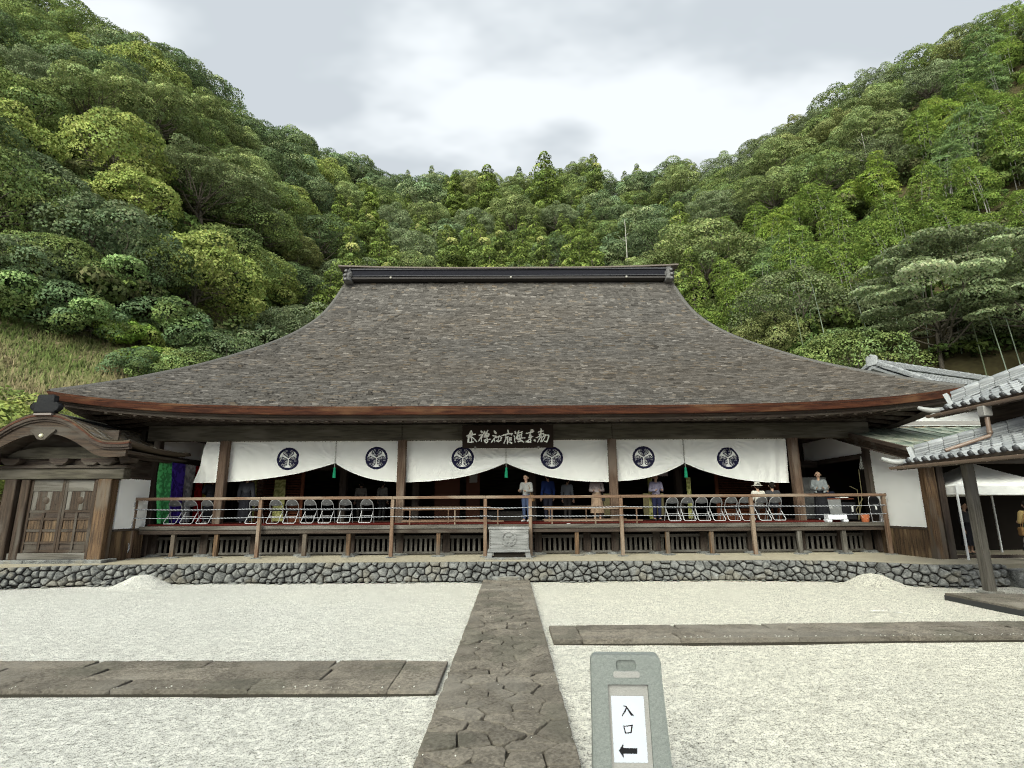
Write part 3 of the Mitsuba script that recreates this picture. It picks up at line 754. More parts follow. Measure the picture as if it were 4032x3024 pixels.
PAN.append(panel('noren', 'white crested curtain, left half of the right bay beside the third post', 3.50, 6.095, 2.92, 3.54, 'b'))
PAN.append(panel('noren', 'white crested curtain with a gathered right end, right half of the right bay', 6.105, 9.70, 3.54, 2.83, 'a'))
# crest: ring with three heart-shaped leaves whose tips meet in the middle
def aoi(R=1.0):
    dark = [Point(0, 0).buffer(R, 40).difference(Point(0, 0).buffer(R * .80, 40))]
    for k in range(3):
        a = math.radians(90 + 120 * k)
        def P(r, t): return (R * (r * math.cos(a) - t * math.sin(a)), R * (r * math.sin(a) + t * math.cos(a)))
        heart = unary_union([Point(*P(.50, s * .225)).buffer(.245 * R, 12) for s in (-1, 1)] + [Polygon([P(.50, -.40), P(.66, 0), P(.50, .40), P(.24, .26), P(.06, 0), P(.24, -.26)])])
        notch = Polygon([P(.84, -.22), P(.84, .22), P(.66, .05), P(.55, 0), P(.66, -.05)])
        heart = heart.difference(notch).intersection(Point(0, 0).buffer(R * .775, 30))
        dark.append(notch)
        dark.append(heart.difference(heart.buffer(-.055 * R)))
        veins = [LineString([P(.46, 0), P(.14, 0)]).buffer(.035 * R, 2)]
        for sg in (-1, 1):
            for r2, t2, w in ((.655, .30, .05), (.54, .40, .042), (.40, .36, .042), (.28, .24, .040), (.18, .11, .034)):
                r1, t1 = .52 + (r2 - .52) * .24, t2 * .24
                veins.append(LineString([P(r1, sg * t1), P(r2, sg * t2)]).buffer(w * R * .72, 2))
        dark.append(unary_union(veins).intersection(heart))
    return unary_union(dark)
CREST = aoi(.39)
cm = trimesh.creation.extrude_polygon(CREST, .004, engine='earcut')
cv, cf = trimesh.remesh.subdivide_to_size(cm.vertices, cm.faces, .06, max_iter=6)
for pi, (x, z) in zip(range(6), [(-7.72, 3.76), (-4.65, 3.77), (-1.64, 3.755), (1.47, 3.745), (4.68, 3.74), (7.63, 3.705)]):
    v = np.array(cv); X, Zc = v[:, 0] + x, v[:, 1] + z
    if pi == 0: X = X - .05 * np.exp(-((Zc - z) / .1) ** 2) * (v[:, 0] > .1)
    if pi == 5: X = x + v[:, 0] * (1 - .16 * np.exp(-((v[:, 1] - .35) / .22) ** 2)); Zc = Zc - .03 * np.exp(-(v[:, 0] / .12) ** 2) * (v[:, 1] > .2)
    p = cloth_pt(X, Zc); p[:, 1] -= .006 + v[:, 2]
    put('crest', (p, cf), 'paint', PAN[pi], color=(.018, .018, .045))
# vertical writing at the left end of the first curtain
KAN = [
 [[(.15, .95), (.15, .05)], [(.15, .95), (.42, .95)], [(.15, .66), (.42, .66), (.42, .36), (.15, .36)], [(.15, .05), (.45, .05)], [(.62, .98), (.52, .78)], [(.58, .84), (.98, .84)], [(.62, .70), (.92, .70), (.92, .5), (.62, .5), (.62, .7)], [(.52, .36), (.72, .36), (.72, .08), (.52, .08), (.52, .36)], [(.80, .36), (1, .36), (1, .08), (.80, .08), (.8, .36)]],
 [[(.05, .9), (.18, .8)], [(.02, .6), (.15, .52)], [(.02, .05), (.22, .38)], [(.62, 1), (.62, .88)], [(.3, .86), (.98, .86)], [(.42, .82), (.9, .5)], [(.85, .82), (.35, .5)], [(.45, .48), (.40, .05)], [(.85, .48), (.85, .02)], [(.45, .34), (.85, .34)], [(.45, .2), (.85, .2)]],
 [[(.5, 1), (.5, .62)], [(.2, .84), (.8, .84)], [(.02, .62), (.98, .62)], [(.05, .42), (.95, .42)], [(.7, .62), (.7, .05), (.55, .10)], [(.28, .3), (.4, .18)]],
 [[(.36, .98), (.05, .5)], [(.24, .72), (.24, 0)], [(.42, .58), (1, .58)], [(.70, .98), (.70, 0)]],
 [[(.25, .98), (.25, .36)], [(.25, .98), (.75, .98), (.75, .36)], [(.25, .78), (.75, .78)], [(.25, .57), (.75, .57)], [(.0, .34), (1, .34)], [(.36, .28), (.12, 0)], [(.64, .28), (.9, 0)]],
]
for i, (kj, z0) in enumerate(zip(KAN, (4.14, 3.92, 3.70, 3.36, 3.07))):
    g = unary_union([LineString([(-10.10 - .012 * i + .17 * a, z0 + .17 * b) for a, b in l]).buffer(.012, cap_style=2) for l in kj])
    m = trimesh.creation.extrude_polygon(g, .003, engine='earcut') if g.geom_type == 'Polygon' else join([trimesh.creation.extrude_polygon(q, .003, engine='earcut') for q in g.geoms])
    v = np.asarray(m.vertices); p = cloth_pt(v[:, 0], v[:, 1]); p[:, 1] -= .006 + v[:, 2]
    put('character', (p, m.faces), 'paint', PAN[0], color=(.03, .03, .035))
# cords and green tassels at the three peaks
for i, ((x, z), where) in enumerate(zip(PK, ('left', 'middle', 'right'))):
    t = thing('tassel', f'small green tassel hanging from the peak of the {where} curtain', 'tassel', 'green tassels under the curtain peaks')
    put('cord', tube([(x, NY - .045, 4.36), (x + .004, NY - .05, z + .3), (x, NY - .045, z), (x + .01, NY - .04, z - .16)], .010, 6), 'paint', t, color=(.42, .42, .38))
    m = lathe([(.0, 0), (.035, -.01), (.042, -.05), (.034, -.075), (.05, -.13), (.062, -.36), (0, -.36)], 12)
    put('fringe', moved(m, t=(x + .01, NY - .04, z - .15)), 'paint', t, smooth=40, color=(.02, .25, .13))

# ================================================================ railing round the verandah
RP = [-12.16, -8.09, -3.81, -.80, .66, 3.61, 7.86, 12.2]
rail = thing('railing', 'light brown timber handrail with two ropes on tall posts in front of the verandah', 'railing')
for i, x in enumerate(RP):
    put('post', box(x - .055, x + .055, 18.44, 18.56, TZ - .02, 2.34, .008), 'wood_rail_z', rail)
    m = lathe([(0, 0), (.19, 0), (.17, .025), (0, .03)], 10); put('footing_stone', moved(m, t=(x, 18.5, TZ - .004)), 'stone', rail, smooth=40)
for a, b in zip(RP[:-1], RP[1:]):
    put('handrail', box(a - (.08 if a < -12 else -.003), b + (.08 if b > 12 else -.003), 18.42, 18.58, 2.342, 2.435, .010), 'wood_rail_x', rail)
def rope(pts, r, pitch, n, col, parent, name='rope'):
    """three-strand rope: strands twisted about the line"""
    p = np.asarray(pts, float)
    seg = np.concatenate([[0], np.cumsum(np.linalg.norm(np.diff(p, axis=0), axis=1))])
    s = np.linspace(0, seg[-1], n); q = np.stack([np.interp(s, seg, p[:, k]) for k in range(3)], 1)
    t = np.gradient(q, axis=0); t /= np.linalg.norm(t, axis=1, keepdims=True)
    a = np.cross(t, V(.1, 1, .05)); a /= np.linalg.norm(a, axis=1, keepdims=True); b = np.cross(t, a)
    ms = []
    for k in range(2):
        th = s / pitch * 2 * np.pi + k * np.pi
        ms.append(tube(q + r * .55 * (np.cos(th)[:, None] * a + np.sin(th)[:, None] * b), r * .62, 4))
    m = join(ms)
    cc = np.tile(V(*col), (len(m.vertices), 1)); half = len(cc) // 2; cc[half:] *= .42
    return put(name, m, 'paint', parent, color=cc, smooth=True)
for z0 in (2.06, 1.79):
    pts = []
    for a, b in zip(RP[:-1], RP[1:]):
        for u in np.linspace(0, 1, 12)[:-1]: pts.append((a + (b - a) * u, 18.425, z0 - .045 * u * (1 - u) * 4 * .5))
    pts.append((RP[-1], 18.425, z0))
    rope(pts, .014, .11, 1300, (.50, .515, .56), rail)
# coil of rope tied down the left end post, and its loop
hp = [( -12.16 + .05 * math.sin(z * 9) , 18.40, z) for z in np.linspace(2.30, .58, 40)]
rope(hp, .019, .09, 260, (.62, .63, .66), rail, 'hanging_rope')
put('rope_loop', tube([(-12.22, 18.40, 2.42), (-12.36, 18.38, 2.30), (-12.44, 18.38, 2.05), (-12.40, 18.38, 1.80), (-12.28, 18.40, 1.95), (-12.2, 18.41, 2.2)], .012, 6), 'paint', rail, smooth=60, color=(.45, .46, .48))

# low trestle rails standing on the verandah floor
def trestle(x0, x1, label):
    t = thing('low_rail_frame', label, 'rail frame', 'low light timber rail frames on the verandah')
    for y in (18.72, 19.08):
        o = .0 if y < 19 else -.22
        if y > 19: a, b = x0 - .03, x1 - .45
        else: a, b = x0, x1
        put('top_rail', box(a, b, y - .03, y + .03, 1.985 + (.06 if y > 19 else 0), 2.035 + (.06 if y > 19 else 0), .006), 'wood_rail_x', t)
        put('bottom_rail', box(a, b, y - .03, y + .03, 1.60 + (.03 if y > 19 else 0), 1.645 + (.03 if y > 19 else 0), .006), 'wood_rail_x', t)
        for u in (.08, .52, .94):
            x = a + (b - a) * u
            put('upright', box(x - .02, x + .02, y - .02, y + .02, 1.575 if y > 18.9 else 1.52, 1.99 + (.06 if y > 19 else 0)), 'wood_rail_z', t)
trestle(-3.55, -.20, 'light timber rail frame standing left of the offertory box')
trestle(1.12, 4.35, 'light timber rail frame standing right of the offertory box')

# ================================================================ offertory box
ob = thing('offertory_box', 'weathered grey wooden offertory box with a carved round crest', 'offertory box')
OY = 17.72
put('box_body', box(-.64, .56, OY, OY + .62, .78, 1.40, .006), 'wood_box', ob)
put('joint_line', box(-.60, .52, OY - .004, OY + .01, .935, .945), 'paint', ob, color=(.13, .125, .12))
put('top_frame', box(-.68, .60, OY - .03, OY + .65, 1.402, 1.455, .006), 'wood_box', ob)
put('base_frame', box(-.69, .61, OY - .04, OY + .66, .715, .778, .006), 'wood_box', ob)
for x in (-.64, .54): put('corner_board', box(x, x + .025, OY - .012, OY + .02, .78, 1.40), 'wood_box', ob)
for sg, x in ((-1, -.61), (1, .53)):
    put('leg', mesh([(x - .075 + sg * .03 * a, OY + b, c) for c, a in ((.56, 1), (.714, 0)) for b in (.0, .10) for a2 in (0,)] , [[0, 1, 3]]) if False else hull([(x + sg * .03 + e, OY + b, .56) for e in (-.075, .075) for b in (0, .62)] + [(x + e, OY + b, .714) for e in (-.075, .075) for b in (0, .62)]), 'wood_box', ob)
put('under_board', box(-.5, .42, OY + .12, OY + .5, .57, .70), 'paint', ob, color=(.035, .03, .025))
ring = aoi(.20)
c2 = Point(0, 0).buffer(.235, 32).difference(Point(0, 0).buffer(.185, 32))
put('crest_ring', moved(prism(c2, -.035, .0), t=(-.04, OY, 1.12)), 'wood_box', ob, smooth=30)
for k in range(3):
    a = math.radians(90 + 120 * k); leafp = unary_union([Point(.105 * math.cos(a) - s * .05 * math.sin(a), .105 * math.sin(a) + s * .05 * math.cos(a)).buffer(.062) for s in (-1, 1)] + [Polygon([(.02 * math.cos(a), .02 * math.sin(a)), (.12 * math.cos(a) - .10 * math.sin(a), .12 * math.sin(a) + .10 * math.cos(a)), (.12 * math.cos(a) + .10 * math.sin(a), .12 * math.sin(a) - .10 * math.cos(a))])])
    put('crest_leaf', moved(prism(leafp.buffer(-.008), -.026, 0), t=(-.04, OY, 1.12)), 'wood_box', ob, smooth=30)
for k in range(8):
    for x in (-.60, .52): put('nail', box(x - .012, x + .012, OY - .006, OY, .83 + .07 * k, .85 + .07 * k), 'paint', ob, color=(.09, .085, .08))
st = put('offertory_plinth', box(-.78, .70, 17.45, 18.45, TZ - .1, TZ + .04, .02), 'stone'); lab(st, 'flat grey stone slab under the offertory box', 'stone slab')

# ================================================================ folding chairs
def arc_u(w, ztop, zbot, r, n=8):
    return [(-w, zbot)] + [(-w * math.cos(a), ztop - r + r * math.sin(a)) for a in np.linspace(0, math.pi, n)] + [(w, zbot)]
def chair_meshes():
    M = {}
    # local: back of the chair towards -y, seat towards +y; sits on z = 0
    a = np.array(arc_u(.205, .79, .0, .20, 12)); yy = np.interp(a[:, 1], [0, .44, .79], [.26, .06, -.12])
    M['front_frame'] = tube(np.stack([a[:, 0], yy, a[:, 1]], 1), .0125, 6)
    z = np.array([.43, .20, .05, .012, .012, .012, .05, .20, .43]); x = V(-.19, -.195, -.205, -.17, 0, .17, .205, .195, .19); y = np.interp(z, [0, .43], [-.27, .12])
    M['rear_frame'] = tube(np.stack([x, y, z], 1), .014, 6)
    M['cross_bar'] = tube([(-.195, -.07, .235 + .0), (.195, -.07, .235)], .009, 6)
    M['seat'] = box(-.185, .185, -.12, .26, .41, .445, .012)
    t = np.linspace(-1, 1, 15); zz = np.linspace(0, 1, 7)
    Tt, Zz = np.meshgrid(t, zz, indexing='ij')
    top = .775 - .20 * (1 - np.sqrt(np.maximum(0, 1 - (Tt * .97) ** 2))); bot = .555 + .035 * (1 - Tt ** 2) * 0 + .02 * np.cos(Tt * 1.5)
    bot = .60 - .045 * Tt ** 2 * 0 - .03 * (1 - np.abs(Tt)) ** 1
    P = np.stack([Tt * .192, np.interp(bot + (top - bot) * Zz, [.44, .79], [.06, -.12]) - .025 * (1 - Tt ** 2) - .008, bot + (top - bot) * Zz], -1)
    M['backrest'] = slab(P, V(0, .022, 0))
    M['sticker'] = box(-.022, .022, -.072, -.066, .63, .715)
    return M
CM = chair_meshes(); CP = {}
CMAT = {'front_frame': ('glazed', (.34, .34, .35)), 'rear_frame': ('glazed', (.62, .62, .64)), 'cross_bar': ('glazed', (.62, .62, .64)), 'seat': ('paint', (.03, .03, .033)), 'backrest': ('glazed', (.10, .10, .105)), 'sticker': ('paint', (.80, .80, .78))}
def chair(x, y, z, rot, label, group='folding chairs on the verandah'):
    t = thing('folding_chair', label, 'folding chair', group)
    to = T().translate([x, y, z]).rotate([0, 0, 1], rot)
    for n, m in CM.items():
        if n not in CP: CP[n] = put(n, m, CMAT[n][0], t, smooth=40 if n != 'sticker' else False, to=to, color=None if False else CMAT[n][1]) if False else _chair_part(n, m, t, to)
        else: copy(CP[n], t, n, to)
    return t
def _chair_part(n, m, t, to):
    mat, col = CMAT[n]
    return put(n, m, mat, t, smooth=(n not in ('sticker', 'seat')), color=col, to=to)
LX = [-11.32, -10.80, -10.22, -8.62, -7.92, -7.36, -6.77, -6.18, -5.56, -4.85]
LN = ['first from the left end, before the green cloth', 'second from the left end, before the white cloth', 'third from the left end, beside the black robed person', 'just left of the second railing post from the left', 'first right of the second railing post from the left', 'second right of that railing post', 'third right of that railing post', 'fourth right of that railing post', 'fifth right of that railing post', 'last of the left row, nearest the middle bay']
for i, (x, n) in enumerate(zip(LX, LN)): chair(x, 19.30 + .03 * math.sin(i * 2.3), 1.578, 3.0 * math.sin(i * 1.7), 'chrome folding chair, ' + n)
RX = [5.50, 6.02, 6.50, 6.99, 7.52, 7.99, 8.52, 9.02]
RN = ['first of the right row, nearest the middle', 'second of the right row', 'third of the right row', 'fourth of the right row', 'fifth of the right row', 'sixth of the right row, left of a railing post', 'with a seated person in a pale hat', 'last of the right row, a person in black on it']
for i, (x, n) in enumerate(zip(RX, RN)): chair(x, 19.28 + .03 * math.sin(i * 1.9), 1.578, 3.0 * math.sin(i * 2.1 + 1), 'chrome folding chair ' + n)

# ================================================================ coloured hangings on the left side wall
for i, (ya, yb, col, cn) in enumerate([(19.15, 19.86, (.12, .55, .19), 'green'), (19.88, 20.66, (.10, .055, .46), 'purple'), (20.68, 21.36, (.80, .79, .84), 'white'), (21.38, 22.05, (.55, .025, .025), 'red'), (22.07, 22.9, (.50, .38, .05), 'yellow')]):
    u, t = np.meshgrid(np.linspace(0, 1, 16), np.linspace(0, 1, 26), indexing='ij')
    y = ya + (yb - ya) * u; z = 3.69 + (1.60 - 3.69) * t
    x = -11.96 + .05 * np.sin(u * 7 + i) * t + .16 * (.4 + .6 * np.sin(i * 2.0 + 1)) * t ** 2 + .06 * np.sin(t * 5 + i) * (u - .5)
    m = grid(np.stack([x, y, z], -1)); v = m.vertices
    m2 = trimesh.Trimesh(*trimesh.remesh.subdivide(*trimesh.remesh.subdivide(v, m.faces)), process=False); v = m2.vertices
    pat = meshkit.noise(np.stack([v[:, 1] * 14, v[:, 2] * 14, 0 * v[:, 0] + i], -1), i)
    c = V(*col) * (.72 + .55 * (pat > .52))[:, None]
    k = put('silk_hanging', m2, 'paint', smooth=True, color=np.clip(c, 0, 1)); lab(k, f'{cn} patterned silk strip of the five coloured hanging at the left end', 'hanging', 'five coloured temple hangings')
for x, y, w, zb, n in ((-9.55, 20.9, .20, 1.62, 'narrow pale brocade strip right of the first verandah post'), (-8.75, 21.0, .42, 1.62, 'olive brocade strip behind the black robed person'), (7.02 - 1.9, 20.9, .16, 1.62, 'narrow brocade strip left of the right chair row'), (6.55, 20.9, .16, 1.62, 'narrow brocade strip behind the right chair row')):
    P = np.array([[(x + w * a, y + .02 * math.sin(b * 9 + a * 3), zb + 1.5 * b) for b in np.linspace(0, 1, 24)] for a in np.linspace(0, 1, 8)])
    m = grid(P); pat = meshkit.noise(m.vertices * [14, 0, 14], 5); c = np.where((pat > .5)[:, None], V(.34, .33, .14), V(.15, .16, .05))
    k = put('brocade_strip', m, 'paint', smooth=True, color=c); lab(k, n, 'hanging')

# ================================================================ entrance sign
sg_ = thing('sign_stand', 'speckled grey plastic stand sign with a white paper arrow notice', 'sign')
SY, SXC = 3.90, .752
def sgn(m): return moved(moved(moved(m, rx(-.11)), rz(-.05)), t=(SXC, SY, 0))
def rrect(x0, x1, z0, z1, r): return sbox(x0 + r, z0 + r, x1 - r, z1 - r).buffer(r, quad_segs=5)
body = Polygon([(-.245, 0), (.265, 0), (.222, 1.055), (-.222, 1.055)]).buffer(-.03).buffer(.03, quad_segs=6)
win = rrect(-.125, .135, .37, .885, .008)
hole = rrect(-.065, .065, .965, 1.028, .022)
shell = body.buffer(-.012).difference(win).difference(hole)
put('front_shell', sgn(join([prism(shell, -.055, .05), prism(body.difference(win.buffer(.012)).difference(hole.buffer(.012)), -.043, .05)])), 'granite_plastic', sg_, smooth=30)
put('rim', sgn(prism(body.buffer(.002).difference(body.buffer(-.022)), -.047, .046)), 'granite_plastic', sg_, smooth=30)
put('window_panel', sgn(prism(win.buffer(-.001), -.030, .03)), 'beige_plastic', sg_)
put('handle_recess', sgn(prism(hole.buffer(.004), -.02, .03)), 'paint', sg_, color=(.20, .185, .16))
put('handle_lip', sgn(prism(rrect(-.085, .085, .925, .962, .012), -.060, -.03)), 'beige_plastic', sg_)
put('rear_shell', moved(moved(moved(prism(body, -.05, .055), rx(.11)), rz(-.05)), t=(SXC + .02, SY + .235, -.003)), 'granite_plastic', sg_, smooth=30)
pap = put('paper_notice', sgn(box(-.106, .104, -.0335, -.0315, .445, .815)), 'paint', sg_, color=(.50, .525, .60), label='white paper notice with black characters and an arrow pointing left')
def onpaper(g): return sgn(prism(g, -.0365, -.0330))
def pz(x, y):  # photograph crop -> paper plane
    return (-.106 + (x - 412) / 480 * .212 - (y - 700) / 760 * .030, .815 - (y - 685) / 770 * .372)
def brush(pts, ws):
    out = []
    for (a, b), (w0, w1) in zip(zip(pts[:-1], pts[1:]), zip(ws[:-1], ws[1:])):
        A, B = V(*a), V(*b); out.append(MultiHull(A, B, w0, w1))
    return unary_union(out)
def MultiHull(A, B, w0, w1):
    return unary_union([Point(*A).buffer(w0, 6), Point(*B).buffer(w1, 6)]).convex_hull
chars = []
q = .00044
chars.append(unary_union([brush([pz(596, 800), pz(636, 808), pz(660, 838), pz(712, 900), pz(745, 912)], [5*q, 7*q, 8*q, 16*q, 3*q]), brush([pz(640, 822), pz(622, 860), pz(580, 916)], [9*q, 9*q, 6*q])]))
chars.append(unary_union([brush([pz(604, 1036), pz(632, 1118)], [7*q, 8*q]), brush([pz(604, 1040), pz(725, 1028)], [5*q, 6*q]), brush([pz(725, 1028), pz(710, 1112)], [10*q, 7*q]), brush([pz(632, 1118), pz(712, 1110)], [6*q, 6*q])]))
for c in chars: put('character', onpaper(c), 'paint', pap, color=(.008, .008, .01))
put('arrow', onpaper(Polygon([pz(540, 1318), pz(602, 1236), pz(602, 1288), pz(800, 1288), pz(800, 1350), pz(606, 1350), pz(612, 1400)])), 'paint', pap, color=(.018, .018, .02))
# ================================================================ karahafu gate on the left
gate = thing('curved_gate', 'small old timber gate with a curved undulating shingled gable and panelled double doors', 'gate')
GC = -13.80
HW = PchipInterpolator([0, .35, .8, 1.25, 1.62, 1.95, 2.32, 2.62], [4.80, 4.765, 4.60, 4.31, 4.06, 3.96, 3.95, 3.98])
GYF, GYB = 16.35, 19.6
xg = np.linspace(-2.62, 2.62, 71)
def grow(x, y): return HW(np.abs(x)) + .10 * ((y - 17.9) / 1.7) ** 2 - .10 * np.clip((y - 16.35) / 3.0, 0, 1)
Xg, Ygg = np.meshgrid(xg, np.linspace(GYF, GYB, 18), indexing='ij')
gr = put('roof', slab(np.stack([Xg + GC, Ygg, grow(Xg, Ygg)], -1), V(0, 0, -.10)), 'paint', gate, smooth=40, color=(.09, .07, .052), label='undulating shingled gable roof, tan and grey')
rg = np.random.default_rng(5); vs, cs = [], []
arc = np.concatenate([[0], np.cumsum(np.hypot(np.diff(xg), np.diff(HW(np.abs(xg)))))])
for sgn_ in (-1, 1):
    n_r = 34
    for r in range(n_r):
        xa, xb = 2.60 * (1 - r / n_r), 2.60 * (1 - (r + 1.8) / n_r); xb = max(xb, .02)
        e = np.concatenate([[GYF], GYF + np.cumsum(rg.uniform(.08, .22, 60))]); e = e[e < GYB]
        for y0, y1 in zip(e[:-1], e[1:]):
            d = rg.normal(0, .02); l = rg.uniform(.014, .032)
            q = [(sgn_ * (xa + d), y0), (sgn_ * (xa + d), y1), (sgn_ * xb, y1), (sgn_ * xb, y0)]
            vs.append([(x + GC, y, grow(min(abs(x), 2.62), y) + (l if i < 2 else .008)) for i, (x, y) in enumerate(q)] + [(q[0][0] + GC, y0, grow(min(abs(q[0][0]), 2.62), y0) - .01), (q[1][0] + GC, y1, grow(min(abs(q[1][0]), 2.62), y1) - .01)])
            b = V(.20, .165, .125) if rg.random() < .65 else V(.22, .205, .185)
            cs.append(np.tile(b * math.exp(rg.normal(0, .25)), (6, 1)))
v = np.array(vs).reshape(-1, 3); k6 = np.arange(len(vs))[:, None] * 6
put('shingles', (v, np.vstack([k6 + [0, 1, 2], k6 + [0, 2, 3], k6 + [4, 5, 1], k6 + [4, 1, 0]])), 'paint', gr, color=np.concatenate(cs), kind='stuff')
def gband(dz0, dz1, y, th, name, mat, x1=2.62, **kw):
    x = np.linspace(-x1, x1, 71); P = np.stack([np.stack([x + GC, 0 * x + y, HW(np.abs(x)) + dz0], 1), np.stack([x + GC, 0 * x + y, HW(np.abs(x)) + dz1], 1)])
    return put(name, slab(P, V(0, th, 0)), mat, gr, smooth=30, **kw)
gband(.03, -.02, GYF - .03, .12, 'bark_edge', 'wood_bark_edge'); gband(-.022, -.11, GYF - .015, .12, 'bark_edge', 'wood_dark_x')
gband(-.11, -.17, GYF + .03, .12, 'edge_board', 'wood_dark_x')
x = np.linspace(-2.5, 2.5, 71)
dep = .30 + .05 * np.cos(x / 2.5 * math.pi)
P = np.stack([np.stack([x + GC, 0 * x + GYF + .08, HW(np.abs(x)) - .175], 1), np.stack([x + GC, 0 * x + GYF + .08, HW(np.abs(x)) - .18 - dep * np.clip(1.15 - np.abs(x) / 6, 0, 1)], 1)])
put('barge_board', slab(P, V(0, .09, 0)), 'wood_gate_x', gr, smooth=30, label='wavy carved barge board of weathered wood')
pend = unary_union([Polygon([(-.34, .02), (.34, .02), (.20, -.10), (.10, -.22), (-.10, -.22), (-.20, -.10)]).buffer(.03), Point(0, -.16).buffer(.11)])
put('gable_pendant', moved(prism(pend, -.04, .05), t=(GC, GYF + .05, 4.34)), 'wood_gate_x', gr, smooth=30)
put('pendant_boss', moved(moved(lathe([(0, .05), (.045, .045), (.065, 0), (.0, 0)], 14), rx(math.pi / 2)), t=(GC, GYF + .01, 4.20)), 'glazed', gr, smooth=True, color=(.72, .68, .48), label='round pale gilt boss under the gable peak')
put('lining', slab(np.stack([np.stack([x + GC, 0 * x + y, HW(np.abs(x)) - .19 - .06 * (y > 17)], 1) for y in (GYF + .17, GYB)]), V(0, 0, -.03)), 'wood_dark_y', gr, smooth=30)
# ridge ornament
orn = unary_union([sbox(-.30, 0, .30, .10), sbox(-.34, .10, .34, .30).buffer(.03), Point(-.33, .20).buffer(.10), Point(.33, .20).buffer(.10), sbox(-.19, .30, .19, .50).buffer(.06)])
ridg = put('ridge', box(GC - .13, GC + .13, GYF + .12, GYB, 4.66, 4.87, .03), 'paint', gate, color=(.055, .055, .06))
put('ridge_cap', box(GC - .17, GC + .17, GYF + .10, GYB, 4.872, 4.91, .01), 'paint', ridg, color=(.30, .30, .29))
put('ridge_ornament', moved(prism(orn, -.09, .09), t=(GC, GYF + .02, 4.86)), 'paint', ridg, smooth=30, color=(.028, .028, .03), label='dark stepped ridge end ornament')
put('ornament_foot', box(GC - .26, GC + .26, GYF - .10, GYF + .12, 4.795, 4.858), 'paint', ridg, color=(.22, .19, .18))
# posts, lintels, brackets
PYF = 17.45
for x0, x1, nm in ((-15.42, -15.06, 'outer'), (-14.98, -14.72, 'inner'), (-12.72, -12.62, 'inner'), (-12.58, -12.18, 'outer')):
    a = x1 - x0 > .3
    put('post', box(x0, x1, PYF - (.2 if a else .12), PYF + (.18 if a else .1), .60, 2.98, .02), 'wood_amber' if x0 > -12.6 else 'wood_gate_z', gate)
put('post', box(-15.42, -15.1, 19.1, 19.4, .6, 3.0, .02), 'wood_gate_z', gate); put('post', box(-12.55, -12.25, 19.1, 19.4, .6, 3.0, .02), 'wood_gate_z', gate)
put('threshold', box(-15.05, -12.6, PYF - .10, PYF + .14, .62, .80, .01), 'wood_grey_x', gate)
for x0, x1 in ((-15.6, -14.3), (-14.29, -12.0)): put('sill_stone', box(x0, x1, PYF - .38, PYF + .32, TZ - .05, .615, .02), 'stone', gate)
put('lintel', box(-15.75, -11.85, PYF - .17, PYF + .17, 2.985, 3.30, .012), 'wood_beam', gate)
put('lintel_cap', box(-15.85, -11.75, PYF - .24, PYF + .22, 3.305, 3.40, .01), 'wood_dark_x', gate)
put('upper_board', box(-15.5, -12.1, PYF - .06, PYF + .06, 3.40, 3.80), 'wood_dark_x', gate)
put('rainbow_beam', prism(Polygon([(-15.5, 3.66), (-15.2, 3.84), (-14.6, 3.95), (-13.0, 3.95), (-12.4, 3.84), (-12.1, 3.66), (-12.3, 3.60), (-15.3, 3.60)]), PYF - .20, PYF - .06), 'wood_beam', gate, smooth=30)
put('gable_wall', box(-15.3, -12.3, PYF, PYF + .06, 3.8, 4.5), 'wood_dark_x', gate)
put('gable_strut', box(-13.0, -12.75, PYF - .14, PYF, 3.95, 4.35, .01), 'wood_gate_z', gate)
put('gable_strut', box(-13.08, -12.67, PYF - .18, PYF + .0, 4.28, 4.36, .01), 'wood_gate_x', gate)
for xb in (-15.25, -13.78, -13.0 + .18, -12.35):
    br = put('bracket', prism(Polygon([(xb - .13, 3.40), (xb + .13, 3.40), (xb + .28, 3.52), (xb + .28, 3.60), (xb - .28, 3.60), (xb - .28, 3.52)]), PYF - .34, PYF - .04), 'wood_dark_x', gate)
for sx, xo in ((-1, -15.7), (1, -11.9)):
    put('bracket_arm', prism(Polygon([(xo, 3.42), (xo + sx * .22, 3.50), (xo + sx * .26, 3.62), (xo + sx * .12, 3.68), (xo - sx * .1, 3.66)]), PYF - .3, PYF + .15), 'wood_dark_x', gate, smooth=30)
put('eave_beam', box(-16.1, -15.6, PYF - .9, 19.5, 3.62, 3.80, .02), 'wood_dark_y', gate)
put('eave_beam', box(-12.0, -11.75, PYF - .9, 19.5, 3.62, 3.80, .02), 'wood_dark_y', gate)
put('side_screen', box(-12.32, -12.2, PYF + .2, 19.1, 2.96, 3.62), 'wood_dark_y', gate)
